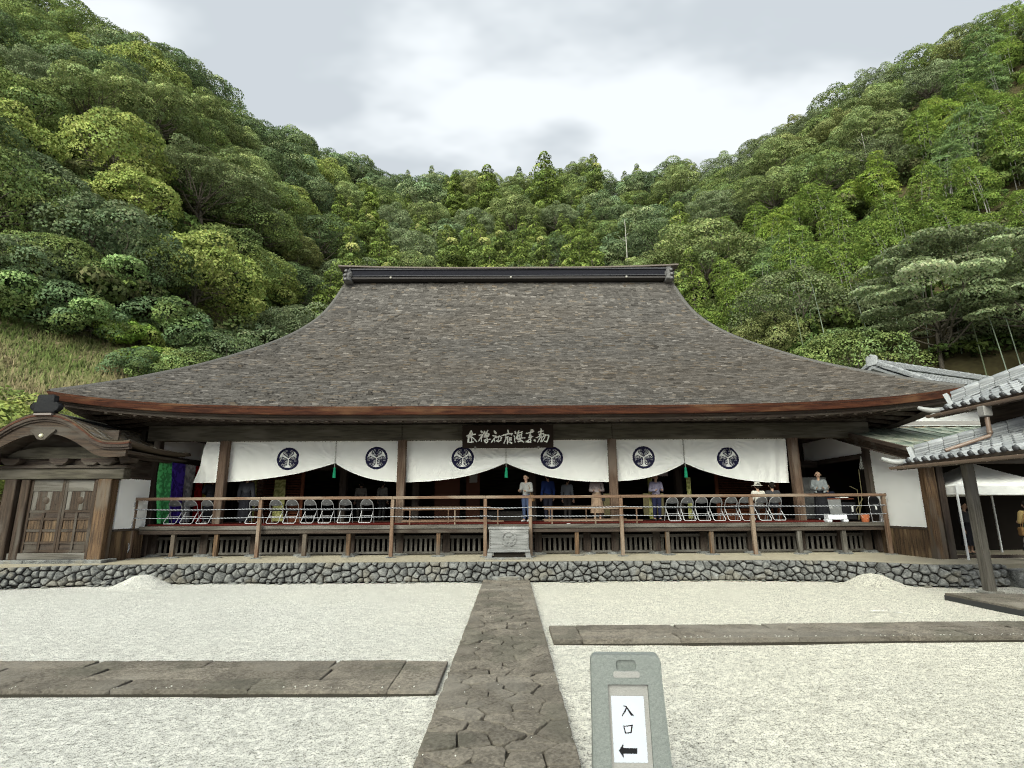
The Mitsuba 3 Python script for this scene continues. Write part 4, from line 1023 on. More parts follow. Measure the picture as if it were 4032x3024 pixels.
# doors: framed leaves with rails, stiles and boarded panels
for side, (a, b) in enumerate(((-14.72, -13.675), (-13.665, -12.72))):
    d = put('door', box(a, b, PYF + .02, PYF + .05, .80, 2.98), 'wood_gate_x', gate, label=('left' if side == 0 else 'right') + ' leaf of the panelled double door')
    y0, y1 = PYF - .035, PYF + .018
    for x0 in (a, b - .085): put('stile', box(x0 + .002, x0 + .083, y0, y1, .805, 2.97), 'wood_gate_z', d)
    for z0, z1 in ((2.62, 2.97), (1.98, 2.055), (1.76, 1.83), (1.415, 1.49), (1.06, 1.13), (.81, .89)):
        put('rail', box(a + .085, b - .085, y0 + .006, y1, z0, z1), 'wood_gate_x' if z0 < 2.5 else 'wood_grey_x', d)
    xm = (a + b) / 2; put('muntin', box(xm - .035, xm + .035, y0 - .006, y0 + .02, .815, 1.98), 'wood_gate_z', d)
    nb = 6; w = (b - a - .17) / nb
    for i in range(nb):
        put('panel_board', box(a + .087 + i * w, a + .083 + (i + 1) * w, y0 + .022 + .004 * (i % 2), y1, 2.06, 2.615), 'wood_gate_z' if i % 3 else 'wood_grey_z', d)
    for z0, z1 in ((1.495, 1.755), (1.135, 1.41)):
        for i in range(10):
            ww = (b - a - .17) / 10; put('panel_board', box(a + .087 + i * ww, a + .084 + (i + 1) * ww, y0 + .03 + .005 * ((i * 7) % 3), y1, z0, z1), 'planks', d)
    for z0, z1 in ((1.835, 1.975), (.895, 1.055)): put('panel_board', box(a + .086, b - .086, y0 + .03, y1, z0, z1), 'wood_dark_x', d)
    put('carved_boss', moved(moved(lathe([(0, .028), (.06, .026), (.10, .012), (.12, 0)], 18), rx(math.pi / 2)), t=(xm + (.02 if side else -.02), y0 + .03, 2.34)), 'wood_gate_z', d, smooth=50)
# short white wall between gate and hall
lw = thing('white_wall', 'short white plastered wall over dark boards between the gate and the verandah', 'wall')
def oblique(p, q, t, z0, z1):
    p, q = V(*p), V(*q); n = q - p; n = V(n[1], -n[0]) / np.linalg.norm(n) * t / 2
    c = [p + n, q + n, q - n, p - n]
    return flat(Polygon([tuple(k) for k in c]), z0, z1)
put('plaster', oblique((-12.26, 17.72), (-12.12, 18.98), .12, 1.47, 3.02), 'plaster', lw)
put('rail', oblique((-12.26, 17.70), (-12.12, 18.99), .17, 1.40, 1.465), 'wood_dark_y', lw)
put('rail', oblique((-12.26, 17.70), (-12.12, 18.99), .17, 3.025, 3.12), 'wood_dark_y', lw)
for i in range(7):
    u0, u1 = i / 7, (i + 1) / 7 - .006
    put('board', oblique((-12.26 + .14 * u0, 17.70 + 1.28 * u0), (-12.26 + .14 * u1, 17.70 + 1.28 * u1), .09 + .01 * (i % 2), TZ - .01, 1.395), 'planks', lw)

# ================================================================ white walled corridor on the right
rw = thing('corridor_wall', 'white plastered side wall over vertical boards right of the verandah', 'wall')
XW = 12.42
zt = lambda y: 3.30 + (y - 16.85) * .285
m = prism(Polygon([(16.98, 1.40), (19.17, 1.40), (19.17, zt(19.17)), (16.98, zt(16.98))]), XW, XW + .12)
m.vertices = m.vertices[:, [1, 0, 2]]; m.faces = m.faces[:, ::-1]
put('plaster', m, 'plaster', rw)
put('rail', box(XW - .035, XW + .14, 16.98, 19.17, 1.33, 1.395), 'wood_dark_y', rw)
put('corner_post', box(XW - .06, XW + .26, 16.70, 16.96, TZ - .12, 3.28, .012), 'wood_amber', rw)
put('corner_post', box(XW + .32, XW + .52, 16.72, 16.94, TZ - .12, 3.28, .012), 'wood_dark_z', rw)
y = 16.99
while y < 19.1:
    w = .10 + .07 * rg.random(); put('board', box(XW - .015 - .012 * rg.random(), XW + .10, y, min(y + w - .006, 19.16), TZ - .08, 1.325), 'planks', rw); y += w
# low copper roof over it
cr = thing('copper_roof', 'low pitched greenish brown copper roof over the white corridor wall', 'roof')
def pitch_pt(x, y): return np.stack([x, y, 3.62 + (y - 16.1) * .285 + .03 * ((y - 18) / 2) ** 2], -1)
Xc, Yc = np.meshgrid(np.linspace(11.75, 19.5, 20), np.linspace(16.15, 20.6, 14), indexing='ij')
put('sheet', slab(pitch_pt(Xc, Yc), V(0, 0, -.05)), 'copper', cr, smooth=30)
for dz, w, n in ((-.06, .10, 'verge_board'), (-.17, .08, 'barge_board'), (-.31, .07, 'barge_board')):
    p0, p1 = pitch_pt(V(11.78 + (dz < -.1) * .05 + (dz < -.2) * .08), V(16.15))[0], pitch_pt(V(11.78 + (dz < -.1) * .05 + (dz < -.2) * .08), V(20.3))[0]
    put(n, beam(p0 + V(0, 0, dz), p1 + V(0, 0, dz), w, .11), 'wood_dark_y' if dz > -.1 else 'wood_gate_x', cr)
for k in range(12): put('batten', beam(pitch_pt(V(12.3 + .6 * k), V(16.16))[0] + V(0, 0, .02), pitch_pt(V(12.3 + .6 * k), V(20.5))[0] + V(0, 0, .02), .03, .03), 'copper', cr)
put('soffit', slab(pitch_pt(Xc, Yc) + V(.06, 0, -.36), V(0, 0, -.03)), 'wood_dark_x', cr)
rc = put('ridge_cap', box(13.6, 19.5, 20.35, 20.75, 4.93, 5.10, .02), 'paint', cr, color=(.25, .235, .225))
put('ridge_flashing', box(13.6, 19.5, 20.30, 20.5, 4.905, 4.928), 'paint', rc, color=(.55, .56, .55))
# dark room behind the tent
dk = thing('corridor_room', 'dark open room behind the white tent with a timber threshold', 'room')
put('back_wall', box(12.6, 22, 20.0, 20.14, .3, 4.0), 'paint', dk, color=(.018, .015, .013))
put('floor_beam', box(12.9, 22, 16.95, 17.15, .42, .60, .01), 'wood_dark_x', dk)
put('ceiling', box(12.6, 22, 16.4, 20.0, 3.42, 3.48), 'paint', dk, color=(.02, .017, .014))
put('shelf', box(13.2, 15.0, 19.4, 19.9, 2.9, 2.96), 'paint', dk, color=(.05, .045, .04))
# ================================================================ pantile roofs of the side corridor
def tile_mesh(w, l, seed):
    t = np.linspace(0, 1, 9); u = np.linspace(0, 1, 3)
    h = np.where(t < .58, -.065 * np.sin(t / .58 * np.pi) , .075 * np.sin((t - .58) / .42 * np.pi))
    Tt, Uu = np.meshgrid(t, u, indexing='ij')
    P = np.stack([Tt * w * 1.06, Uu * l, h[:, None] + .030 * (1 - Uu)], -1)
    return slab(P, V(0, 0, -.022))
TW, TL = .275, .255
tile_proto = [tile_mesh(TW, TL * 1.12, 0)]
TKEY = {}
def tiled_slope(parent, o, ex, ey, nx, ny, tones, vis=None, cap=True):
    """tiles laid from the eave corner o; ex along the eave, ey up the slope (unit vectors)"""
    ez = np.cross(ex, ey); r = np.random.default_rng(3)
    for j in range(ny):
        for i in range(nx):
            if vis is not None and not vis(i, j): continue
            p = o + ex * i * TW + ey * j * TL + ez * r.normal(0, .004)
            M = np.eye(4); a = r.normal(0, .008)
            M[:3, 0], M[:3, 1], M[:3, 2], M[:3, 3] = ex, ey + a * ex, ez, p
            c = int(r.integers(len(tones)))
            if c not in TKEY: TKEY[c] = put('roof_tile', tile_proto[0], 'glazed', parent, smooth=True, color=tones[c], to=T(M))
            else: copy(TKEY[c], parent, 'roof_tile', T(M))
    if cap:
        for i in range(nx):
            if vis is not None and not vis(i, 0): continue
            d = lathe([(0, .004), (.040, .004), (.048, 0), (.058, .006), (.058, .05), (0, .05)], 14)
            B = np.stack([ex, ez, -ey], 1); d = moved(d, B)
            c0 = o + ex * (i * TW + TW * .84) + ez * .028 - ey * .0
            put('eave_end_tile', moved(d, t=c0), 'glazed', parent, smooth=40, color=(.060, .062, .068))
TONES = [(.235, .243, .255), (.28, .288, .30), (.20, .207, .216), (.32, .328, .34), (.255, .263, .272)]
def gutter(p, q, r, name, parent, col=(.185, .130, .098)):
    p, q = V(*p), V(*q); t = (q - p) / np.linalg.norm(q - p); s = np.cross(t, V(0, 0, 1)); s /= np.linalg.norm(s)
    a = np.linspace(math.pi, 2 * math.pi, 9)
    rows = [np.stack([e + r * (math.cos(k) * s + math.sin(k) * V(0, 0, 1)) for k in a]) for e in (p, (p + q) / 2, q)]
    return put(name, slab(np.stack(rows), V(0, 0, .006)), 'glazed', parent, smooth=30, color=col)
def ridge_run(parent, p, q, layers, w, name='hip_ridge', cap=.075):
    """stacked flat tiles with a round cap, from p (lower end) to q"""
    p, q = V(*p), V(*q); L = np.linalg.norm(q - p); t = (q - p) / L
    rt = None
    n = max(2, int(L / .30))
    for k in range(n):
        a, b = p + (q - p) * (k / n + .002), p + (q - p) * ((k + 1) / n - .002)
        for l in range(layers):
            ww = w - .035 * l + .01 * (k % 2)
            put('ridge_tile', beam(a + V(0, 0, .028 + l * .052), b + V(0, 0, .028 + l * .052), ww, .040), 'glazed', parent, color=TONES[(k * 3 + l) % 5])
        zc = .03 + layers * .052
        put('ridge_cap_tile', tube([a + V(0, 0, zc), b + V(0, 0, zc)], cap + .006 * (k % 2), 10), 'glazed', parent, smooth=40, color=TONES[(k + 2) % 5])
    zc = layers * .052
    s = np.cross(t, V(0, 0, 1)); s /= np.linalg.norm(s)
    put('ridge_end_tile', beam(p - t * .10 + V(0, 0, -.03 + zc / 2), p - t * .002 + V(0, 0, -.03 + zc / 2), w + .10, zc + .20), 'glazed', parent, color=(.36, .37, .38))
def corner_tile(parent, p, d, L):
    """long upturned corner tile"""
    p, d = V(*p), V(*d) / np.linalg.norm(d)
    u = np.linspace(0, 1, 10)
    pts = [p + d * L * k + V(0, 0, .16 * max(0, k - .35) ** 1.7 * 1.6) for k in u]
    put('corner_tile', tube(pts, .075 - .03 * u ** 3, 10), 'glazed', parent, smooth=40, color=(.30, .30, .295))
def side_roof(name, label, x0, z0, yb, ya, slope, nrow, ridge_dy):
    r = thing(name, label, 'roof')
    ex = V(0, -1, 0); ey = V(math.cos(slope), 0, math.sin(slope))   # eave runs towards the viewer, slope rises to the right
    nx = int((yb - ya) / TW); o = V(x0, yb, z0)
    run = nrow * TL * math.cos(slope); hipv = ey * nrow * TL + ex * run      # hipped at the far end
    base = [o - ey * .02, o + ex * nx * TW - ey * .02, o + ex * nx * TW + ey * nrow * TL, o + hipv]
    dnv = np.cross(ex, ey) * -.09
    put('deck', hull([b + V(0, 0, -.03) for b in base] + [b + dnv for b in base]), 'wood_dark_y', r)
    TKEY.clear(); tiled_slope(r, o, ex, ey, nx, nrow, TONES, vis=lambda i, j: (i + 1) * TW > j * TL * math.cos(slope))
    put('far_slope', hull([o, o + hipv, o + V(run, .0, 0) + V(0, 0, -.02), o - V(0, 0, .1), o + hipv - V(0, 0, .1)]), 'glazed', r, color=(.25, .26, .27))
    ridge_run(r, o + hipv * .10 + V(0, .04, .03), o + hipv * .99 + V(0, .04, .03), 4, .26)
    corner_tile(r, o + V(.20, .12, .02), V(-.72, .55, 0), .55)
    put('fascia', box(x0 + .02, x0 + .10, ya, yb + .3, z0 - .18, z0 - .06), 'wood_dark_y', r)
    for k in range(int((yb - ya) / .42)):
        y = yb - .1 - k * .42; put('rafter', beam(V(x0 + .03, y, z0 - .13), V(x0 + .03, y, z0 - .13) + ey * 1.6, .06, .07), 'wood_dark_x', r)
    g = gutter((x0 - .09, yb + .35, z0 - .10), (x0 - .09, ya, z0 - .16), .065, 'gutter', r)
    for k in range(5): put('gutter_bracket', tube([(x0 - .16, yb - .2 - k * .8, z0 - .12), (x0 - .09, yb - .2 - k * .8, z0 - .20), (x0 + .02, yb - .2 - k * .8, z0 - .10)], .008, 5), 'glazed', r, color=(.25, .2, .17))
    return r
r1 = side_roof('tiled_corridor_roof', 'lower silver grey pantile roof of the side corridor with a brown gutter', 9.98, 3.10, 14.15, 6.5, math.radians(18), 9, 0)
r2 = side_roof('tiled_upper_roof', 'upper silver grey pantile roof above the side corridor', 11.05, 4.42, 14.0, 6.5, math.radians(24), 9, 0)
# downpipe between the two roofs
dp = thing('downpipe', 'brown rain pipe with a square hopper between the two tiled roofs', 'downpipe')
px_, py_ = 10.98, 12.62
put('hopper', box(px_ - .10, px_ + .10, py_ - .10, py_ + .10, 4.02, 4.26, .015), 'glazed', dp, color=(.24, .23, .22))
put('pipe', tube([(px_ + .02, py_, 4.02), (px_ + .02, py_, 3.62)], .05, 10), 'glazed', dp, smooth=40, color=(.20, .14, .11))
put('pipe', tube([(px_ + .02, py_, 3.62), (px_ - .02, py_ - .02, 3.57), (10.14, py_ + .30, 3.27)], .045, 10), 'glazed', dp, smooth=40, color=(.20, .14, .11))
put('collar', tube([(px_ + .02, py_, 3.62), (px_ + .02, py_, 3.68)], .06, 10), 'glazed', dp, smooth=40, color=(.16, .115, .09))
# corridor timber frame: pillar on its paved plinth
cf_ = thing('corridor_frame', 'dark timber pillar and eave beam of the side corridor', 'corridor')
put('pillar', box(10.74, 10.93, 13.14, 13.33, .12, 2.98, .012), 'wood_grey_z', cf_)
put('eave_beam', box(10.72, 10.95, 6.5, 14.1, 2.985, 3.20, .01), 'wood_dark_y', cf_)
put('tie_beam', box(10.95, 12.6, 13.15, 13.32, 2.99, 3.16), 'wood_dark_x', cf_)
put('upper_wall', box(11.75, 11.85, 6.5, 13.7, 3.5, 4.6), 'wood_dark_y', cf_)
put('base_stone', box(10.66, 11.02, 13.05, 13.42, .08, .135, .015), 'stone', cf_)
pl = struct('corridor_plinth', box(9.62, 16, 6.0, 13.02, -.1, .085), 'paint', color=(.06, .06, .06), label='slate paved plinth under the tiled corridor')
y = 13.0
for j in range(9):
    for i in range(5):
        put('slab', block(sbox(9.62 + i * .8 + .005, y - .62, 9.62 + (i + 1) * .8 - .005, y - .006), 0, .115 + (.01 if i == 0 else 0), rg, ch=.012, rough=.002, tilt=.003), f'paver_{(i + j) % 3}', pl, smooth=45)
    y -= .63
for k, (z, d) in enumerate(((.20, 0), (.40, .32))):
    s_ = put('stone_step', box(13.0, 15.5, 14.55 + d, 15.1 + d, -.05, z, .02), 'stone'); lab(s_, ('lower' if k == 0 else 'upper') + ' mossy stone step at the right end of the retaining wall', 'step', 'stone steps at the right')
# more wall to the right of the steps is hidden; the tent
tent = thing('canopy_tent', 'white canopy tent with slim legs under the corridor eaves', 'tent')
TX0, TX1, TY0, TY1, TZ0 = 12.95, 16.2, 16.35, 19.0, 2.36
ap = V((TX0 + TX1) / 2, (TY0 + TY1) / 2, 3.36)
def tentpt(a, b, t):
    c = V(TX0 + (TX1 - TX0) * a, TY0 + (TY1 - TY0) * b, 2.60); return c + (ap - c) * t
fr = []
for e in range(4):
    A = [(0, 0), (1, 0), (1, 1), (0, 1), (0, 0)][e:e + 2]
    P = np.array([[tentpt(*(np.array(A[0]) + (np.array(A[1]) - np.array(A[0])) * u), t) - V(0, 0, .07 * math.sin(t * math.pi) + .03 * math.sin(u * math.pi)) for t in np.linspace(0, 1, 12)] for u in np.linspace(0, 1, 24)])
    fr.append(slab(P, V(0, 0, -.004)))
    Q = np.array([[tentpt(*(np.array(A[0]) + (np.array(A[1]) - np.array(A[0])) * u), 0) + V(0, 0, -.03 * math.sin(u * math.pi) - d) + V(0, 0, 0) + V(.012 * math.sin(u * 40), .02 * math.sin(u * 34), 0) * (d > 0) for d in np.linspace(0, .25, 4)] for u in np.linspace(0, 1, 60)])
    put('valance', grid(Q), 'cloth', tent, smooth=True)
put('roof_cloth', join(fr), 'cloth', tent, smooth=30)
for a in (0, 1):
    for b in (0, 1):
        c = tentpt(a, b, 0); put('leg', box(c[0] - .022, c[0] + .022, c[1] - .022, c[1] + .022, TZ - .02, c[2]), 'paint', tent, color=(.78, .78, .77))
# tiled building behind, set at an angle
bb = thing('tiled_house', 'house with a silver grey tiled gable roof behind the hall at the right', 'house')
bo, ang = V(20.4, 30.0, 0), math.radians(23)
bd, bn = V(math.cos(ang), math.sin(ang), 0), V(math.sin(ang), -math.cos(ang), 0)
def bp(a, d, z): return bo + bd * a + bn * d + V(0, 0, z)
RZb = 9.75; sl = .60
put('wall', hull([bp(a, d, z) for a in (.8, 14) for d in (-4.2, 4.2) for z in (.2, 6.9)]), 'plaster', bb)
for sgn_ in (1, -1):
    Pq = np.array([[bp(a, sgn_ * d, RZb - .08 - d * sl - .0 + .02 * d * d * .3) for d in np.linspace(0, 5.6, 8)] for a in (-.2, 15)])
    put('roof_slope', slab(Pq, V(0, 0, -.15)), 'glazed', bb, color=(.27, .28, .29))
rr = []
for i in range(54):
    for j in range(20):
        a, d = -.15 + i * .28, .25 + j * .27
        p = [bp(a + u * .28, d + w * .30, RZb - .055 - (d + w * .3) * sl + .006 * (d + w * .3) ** 2 + (.035 * (w) + .05 * (1 - abs(2 * u - 1)) * .6)) for u in (0, .5, 1) for w in (0, 1)]
        rr.append(mesh(p, [[0, 2, 3, 1], [2, 4, 5, 3]]))
tl = join(rr); put('roof_tiles', tl, 'glazed', bb, kind='stuff', color=np.repeat(np.array([TONES[k % 5] for k in rg.integers(0, 5, len(rr))]) * .9 + .06, 6, 0))
ridge_run(bb, bp(.0, 0, RZb - .05), bp(15, 0, RZb - .05), 5, .42, cap=.11)
ridge_run(bb, bp(-.1, 3.9, RZb - .0 - 3.9 * sl), bp(-.1, .3, RZb - .12), 3, .34, cap=.09)
ridge_run(bb, bp(-.1, -3.9, RZb - .0 - 3.9 * sl), bp(-.1, -.3, RZb - .12), 3, .34, cap=.09)
on = unary_union([sbox(-.26, -.30, .26, .10).buffer(.05), Point(0, .18).buffer(.10), Point(-.18, .14).buffer(.08), Point(.18, .14).buffer(.08)])
m = prism(on, -.08, .08); B = np.stack([bn, bd, V(0, 0, 1)], 1)
put('ridge_end_ornament', moved(moved(m, B), t=bp(-.12, 0, RZb + .30)), 'glazed', bb, smooth=30, color=(.33, .34, .35))
# ================================================================ trees
def nrm(a): return a / (np.linalg.norm(a, axis=-1, keepdims=True) + 1e-9)
def leaf_mesh(c, n, L, Wd, sn, col, rg, droop=.12):
    N = len(c)
    a = nrm(np.cross(n, nrm(rg.normal(size=(N, 3))))); b = np.cross(n, a)
    L = np.broadcast_to(L, (N,))[:, None]; Wd = np.broadcast_to(Wd, (N,))[:, None]
    v = np.stack([c - a * L / 2 - n * L * droop, c + b * Wd / 2, c + a * L / 2 - n * L * droop, c - b * Wd / 2], 1).reshape(-1, 3)
    k = np.arange(N)[:, None] * 4
    f = np.vstack([k + [0, 1, 2], k + [0, 2, 3]])
    return v, f, np.repeat(sn, 4, 0), np.repeat(col, 4, 0)
def clump_leaves(C, Rc, per, L, cols, rg, flat=.72, upb=.45, aspect=.72, tone=.22, cull=.80, jit=.60, droop=.22):
    """leaves on the shells of many tilted, flattened sprays; leaves that fall deep inside a neighbour are dropped"""
    n = len(C)
    ctr = C.mean(0); eo = (C - ctr) * V(1, 1, 0); eo = nrm(eo + rg.normal(0, .25 * Rc.mean(), C.shape) * V(1, 1, 0) + 1e-6); et = np.cross(V(0, 0, 1), eo)
    ax = np.stack([rg.uniform(.85, 1.35, n), rg.uniform(.8, 1.2, n), flat * rg.uniform(.75, 1.2, n)], 1) * Rc[:, None]
    dr_ = droop * rg.uniform(-.2, 1.6, n)
    def place(d, i): return d[:, :1] * ax[i, :1] * eo[i] + d[:, 1:2] * ax[i, 1:2] * et[i] + (d[:, 2:] * ax[i, 2:] - dr_[i, None] * d[:, :1] * ax[i, :1]) * V(0, 0, 1)
    idx = np.repeat(np.arange(n), np.maximum(20, (per * (Rc / Rc.mean()) ** 2).astype(int)))
    d = nrm(rg.normal(size=(len(idx), 3)) + V(0, 0, upb))
    p = C[idx] + place(d * rg.uniform(.84, 1.08, (len(idx), 1)), idx)
    keep = np.ones(len(idx), bool)
    for j in range(n):
        q = p - C[j]; h = q @ eo[j]; q = np.stack([h / ax[j, 0], q @ et[j] / ax[j, 1], (q[:, 2] + dr_[j] * h) / ax[j, 2]], 1)
        keep &= ((q * q).sum(1) > cull ** 2) | (idx == j)
    p, d, idx = p[keep], d[keep], idx[keep]
    nn = nrm(place(d / ax[idx] ** 2 * (Rc[idx, None] ** 2), idx) / Rc[idx, None])
    sn = nrm(nn + V(0, 0, .34) + rg.normal(0, .15, p.shape))
    ln = nrm(nn * .8 + V(0, 0, .45) + rg.normal(0, jit, p.shape))
    cols = np.atleast_2d(cols)
    ct = cols[rg.integers(0, len(cols), n)] * np.exp(rg.normal(0, tone, (n, 1)))
    col = ct[idx] * np.exp(rg.normal(0, .13, (len(idx), 1))) * (1 + rg.normal(0, .045, (len(idx), 3)))
    return leaf_mesh(p, ln, L * rg.uniform(.7, 1.35, len(p)), L * aspect, sn, np.clip(col, .008, .5), rg)
def ply_n(v, f, n, col, mat):
    path = meshkit.write_ply((v, f), False, None, col, normals=n)
    return {'type': 'ply', 'filename': path, 'face_normals': False, 'bsdf': {'type': 'ref', 'id': mat}}
def limb(p, q, r0, r1, rg, bend=.12, n=6, sides=6):
    p, q = V(*p), V(*q); u = np.linspace(0, 1, n)[:, None]; L = np.linalg.norm(q - p)
    off = rg.normal(0, bend * L, 3) * V(1, 1, .4)
    return tube(p + (q - p) * u + off * np.sin(u * math.pi) + V(0, 0, -.06 * L) * np.sin(u * math.pi), r0 + (r1 - r0) * u[:, 0], sides)
PROTO = {}
def proto(name, crown, wood_ms, woodcol=None):
    g = {'type': 'shapegroup', 'crown': ply_n(*crown, 'leaf')}
    if wood_ms:
        m = join(wood_ms)
        if woodcol is None: g['trunk'] = mikit.ply(meshkit.arrays(m)[:2], 'bark', smooth=True)
        else: g['trunk'] = mikit.ply(meshkit.arrays(m)[:2], 'paint', smooth=True, color=np.tile(V(*woodcol), (len(m.vertices), 1)))
    scene['kind_' + name] = g; PROTO[name] = g
def broad(name, seed, R, H, ncl, per, L, cols, zc=.58, rc=(.26, .40), flat=.70, el0=-22, tone=.24, trunk=.16, spread=.80, **kw):
    rg = np.random.default_rng(seed)
    i = np.arange(ncl); u = (i + .5) / ncl
    s0 = math.sin(math.radians(el0)); el = np.arcsin(s0 + (1 - s0) * u); az = i * 2.39996 + rg.normal(0, .25, ncl)
    Hh = H * (1 - zc)
    lob = 1 + .22 * np.sin(az * 2 + seed) + .14 * np.sin(az * 3 + seed * 2.1)
    C = np.stack([R * spread * np.cos(el) * np.cos(az) * lob, R * spread * np.cos(el) * np.sin(az) * lob, H * zc + Hh * .80 * np.sin(el) * (1 + rg.normal(0, .10, ncl))], 1) + rg.normal(0, .09 * R, (ncl, 3)) * V(1, 1, .8)
    Rc = R * rg.uniform(*rc, ncl)
    cr = clump_leaves(C, Rc, int(per * 2.3), L * .62, cols, rg, flat=flat, tone=tone, **kw)
    top = V(rg.normal(0, .05 * R), rg.normal(0, .05 * R), H * zc * .85)
    w = [limb((0, 0, -1.5), top, trunk * R * .32, trunk * R * .2, rg, .05, 7, 8)]
    for j in range(0, ncl, 3):
        s = rg.uniform(.5, 1.0); w.append(limb(top * V(s, s, s), C[j] * V(.93, .93, .97), trunk * R * .14, .02, rg, .10, 6, 5))
    proto(name, cr, w)
DK, MD, OL, YG, BL, BR, PL = (0.116, 0.161, 0.072), (0.227, 0.291, 0.105), (0.222, 0.266, 0.146), (0.323, 0.387, 0.115), (0.188, 0.237, 0.129), (0.219, 0.263, 0.144), (0.299, 0.358, 0.197)
broad('oak_dark', 1, 4.6, 8.6, 71, 180, .36, [DK, DK, (0.160, 0.204, 0.093), (0.141, 0.184, 0.101)])
broad('oak_green', 2, 4.3, 8.2, 68, 180, .36, [MD, (0.224, 0.275, 0.097), (0.187, 0.255, 0.105)])
broad('oak_olive', 3, 5.0, 8.8, 89, 165, .30, [OL, (0.250, 0.300, 0.165), (0.236, 0.282, 0.155)], rc=(.15, .28), tone=.18)
broad('leafy_yellow', 4, 4.0, 7.4, 65, 165, .40, [YG, (0.318, 0.358, 0.115), (0.246, 0.306, 0.102)], el0=-30)
broad('camphor', 5, 5.4, 9.5, 96, 165, .34, [(0.224, 0.264, 0.110), (0.269, 0.322, 0.130), (0.219, 0.274, 0.120)], rc=(.15, .27), tone=.22)
broad('brown_tree', 6, 4.2, 8.0, 68, 165, .32, [(0.176, 0.211, 0.100), (0.163, 0.196, 0.090), (0.168, 0.201, 0.110)], tone=.18)
broad('blue_green', 7, 3.9, 6.8, 62, 165, .40, [BL, (0.237, 0.288, 0.155), (0.152, 0.204, 0.112)], el0=-35)
broad('gold_olive', 8, 4.6, 8.0, 77, 165, .32, [(0.245, 0.265, 0.105), (0.225, 0.250, 0.100), (0.265, 0.294, 0.125)], rc=(.15, .28), tone=.16)
broad('pale_layered', 9, 5.0, 9.2, 74, 230, .27, [(0.255, 0.306, 0.168), (0.273, 0.327, 0.180), (0.220, 0.257, 0.141)], flat=.34, rc=(.15, .26), zc=.55, el0=-38, trunk=.10, upb=.7, cull=.6, droop=.1)
broad('umbrella', 10, 6.2, 8.6, 108, 158, .30, [(0.202, 0.242, 0.115), (0.219, 0.263, 0.135), (0.170, 0.200, 0.095)], zc=.56, el0=-3, flat=.55, rc=(.13, .23), tone=.16, trunk=.13)
broad('far_round', 11, 4.6, 8.4, 62, 144, .46, [(0.198, 0.255, 0.129), (0.245, 0.291, 0.150), (0.160, 0.221, 0.122)])
broad('shrub', 12, 2.3, 2.9, 37, 165, .28, [(0.174, 0.248, 0.100), (0.199, 0.264, 0.097), (0.144, 0.208, 0.105)], zc=.25, el0=-10, trunk=.05)
broad('shrub_yellow', 13, 2.1, 3.0, 40, 201, .26, [(0.360, 0.342, 0.167), (0.360, 0.342, 0.148), (0.360, 0.342, 0.235)], zc=.30, el0=-25, trunk=.05, tone=.10)
broad('shrub_lime', 14, 1.9, 1.7, 31, 165, .28, [(0.260, 0.376, 0.085), (0.323, 0.387, 0.115)], zc=.25, el0=-5, trunk=.04)
def conifer(name, seed, H, R, cols, per=150):
    rg = np.random.default_rng(seed); C, Rc = [], []
    z = .16 * H; k = 0
    while z < H * .99:
        t = (z / H - .16) / .84; r = R * (1 - t) ** .75 * (.72 + .5 * rg.random()); n = max(1, int(5 * r / R + 1.6))
        for j in range(n):
            a = k * 1.3 + j * 2 * math.pi / n + rg.normal(0, .3); q = r * rg.uniform(.5, 1.0)
            C.append((q * math.cos(a), q * math.sin(a), z - .22 * q + rg.normal(0, .2))); Rc.append(R * (.20 + .20 * (1 - t)) * rg.uniform(.8, 1.25))
        z += H * .050 * (1.25 - .5 * t); k += 1
    C, Rc = np.array(C), np.array(Rc)
    cr = clump_leaves(C, Rc, int(per * 1.5), .27, cols, rg, flat=.70, tone=.36, upb=.45, droop=.5)
    w = [limb((0, 0, -1.5), (0, 0, H * .93), .28, .04, rg, .01, 8, 7)]
    for j in range(0, len(C), 4): w.append(limb((0, 0, max(.5, C[j][2] - .4)), C[j], .05, .02, rg, .05, 4, 4))
    proto(name, cr, w)
conifer('cedar_green', 20, 14.5, 3.3, [(.172, .222, .060), (.160, .208, .055), (.122, .165, .050)])
conifer('cedar_dark', 21, 15.5, 3.0, [(0.140, 0.184, 0.063), (0.193, 0.237, 0.072)])
conifer('cedar_slim', 22, 13.5, 2.3, [(.180, .230, .060), (.140, .182, .052)])
def bamboo(name, seed, cols, n=4, H=10.5):
    rg = np.random.default_rng(seed); C, Rc, w = [], [], []; ang0 = rg.uniform(0, 6.28)
    for k in range(n):
        a = rg.uniform(0, 2 * math.pi); b = V(.9 * math.cos(a) * rg.random(), .9 * math.sin(a) * rg.random(), 0)
        h = H * rg.uniform(.72, 1.05); ang = ang0 + rg.normal(0, .5); lean = rg.uniform(1.0, 2.2)
        u = np.linspace(0, 1, 14); d = V(math.cos(ang), math.sin(ang), 0)
        p = b + d * (lean * u[:, None] ** 3) + V(0, 0, 1) * (h * (u - .18 * u ** 4 * lean / 1.6))[:, None] - V(0, 0, 1.2)
        w.append(tube(p, .060 - .048 * u, 6))
        for s in np.linspace(.42, 1.0, 11):
            q = V(*[np.interp(s, u, p[:, i]) for i in range(3)]); r = .55 + .75 * math.sin(math.pi * min(1, (s - .34) / .66) ** .8)
            for m in range(2):
                th = rg.uniform(0, 2 * math.pi); C.append(q + V(math.cos(th), math.sin(th), 0) * r * .55 + V(0, 0, rg.normal(0, .15))); Rc.append(r * rg.uniform(.68, .98))
    C, Rc = np.array(C), np.array(Rc)
    cr = clump_leaves(C, Rc, 150, .26, cols, rg, flat=.55, tone=.13, aspect=.34, upb=.5, cull=.66, jit=.55)
    proto(name, cr, w, (0.360, 0.342, 0.333))
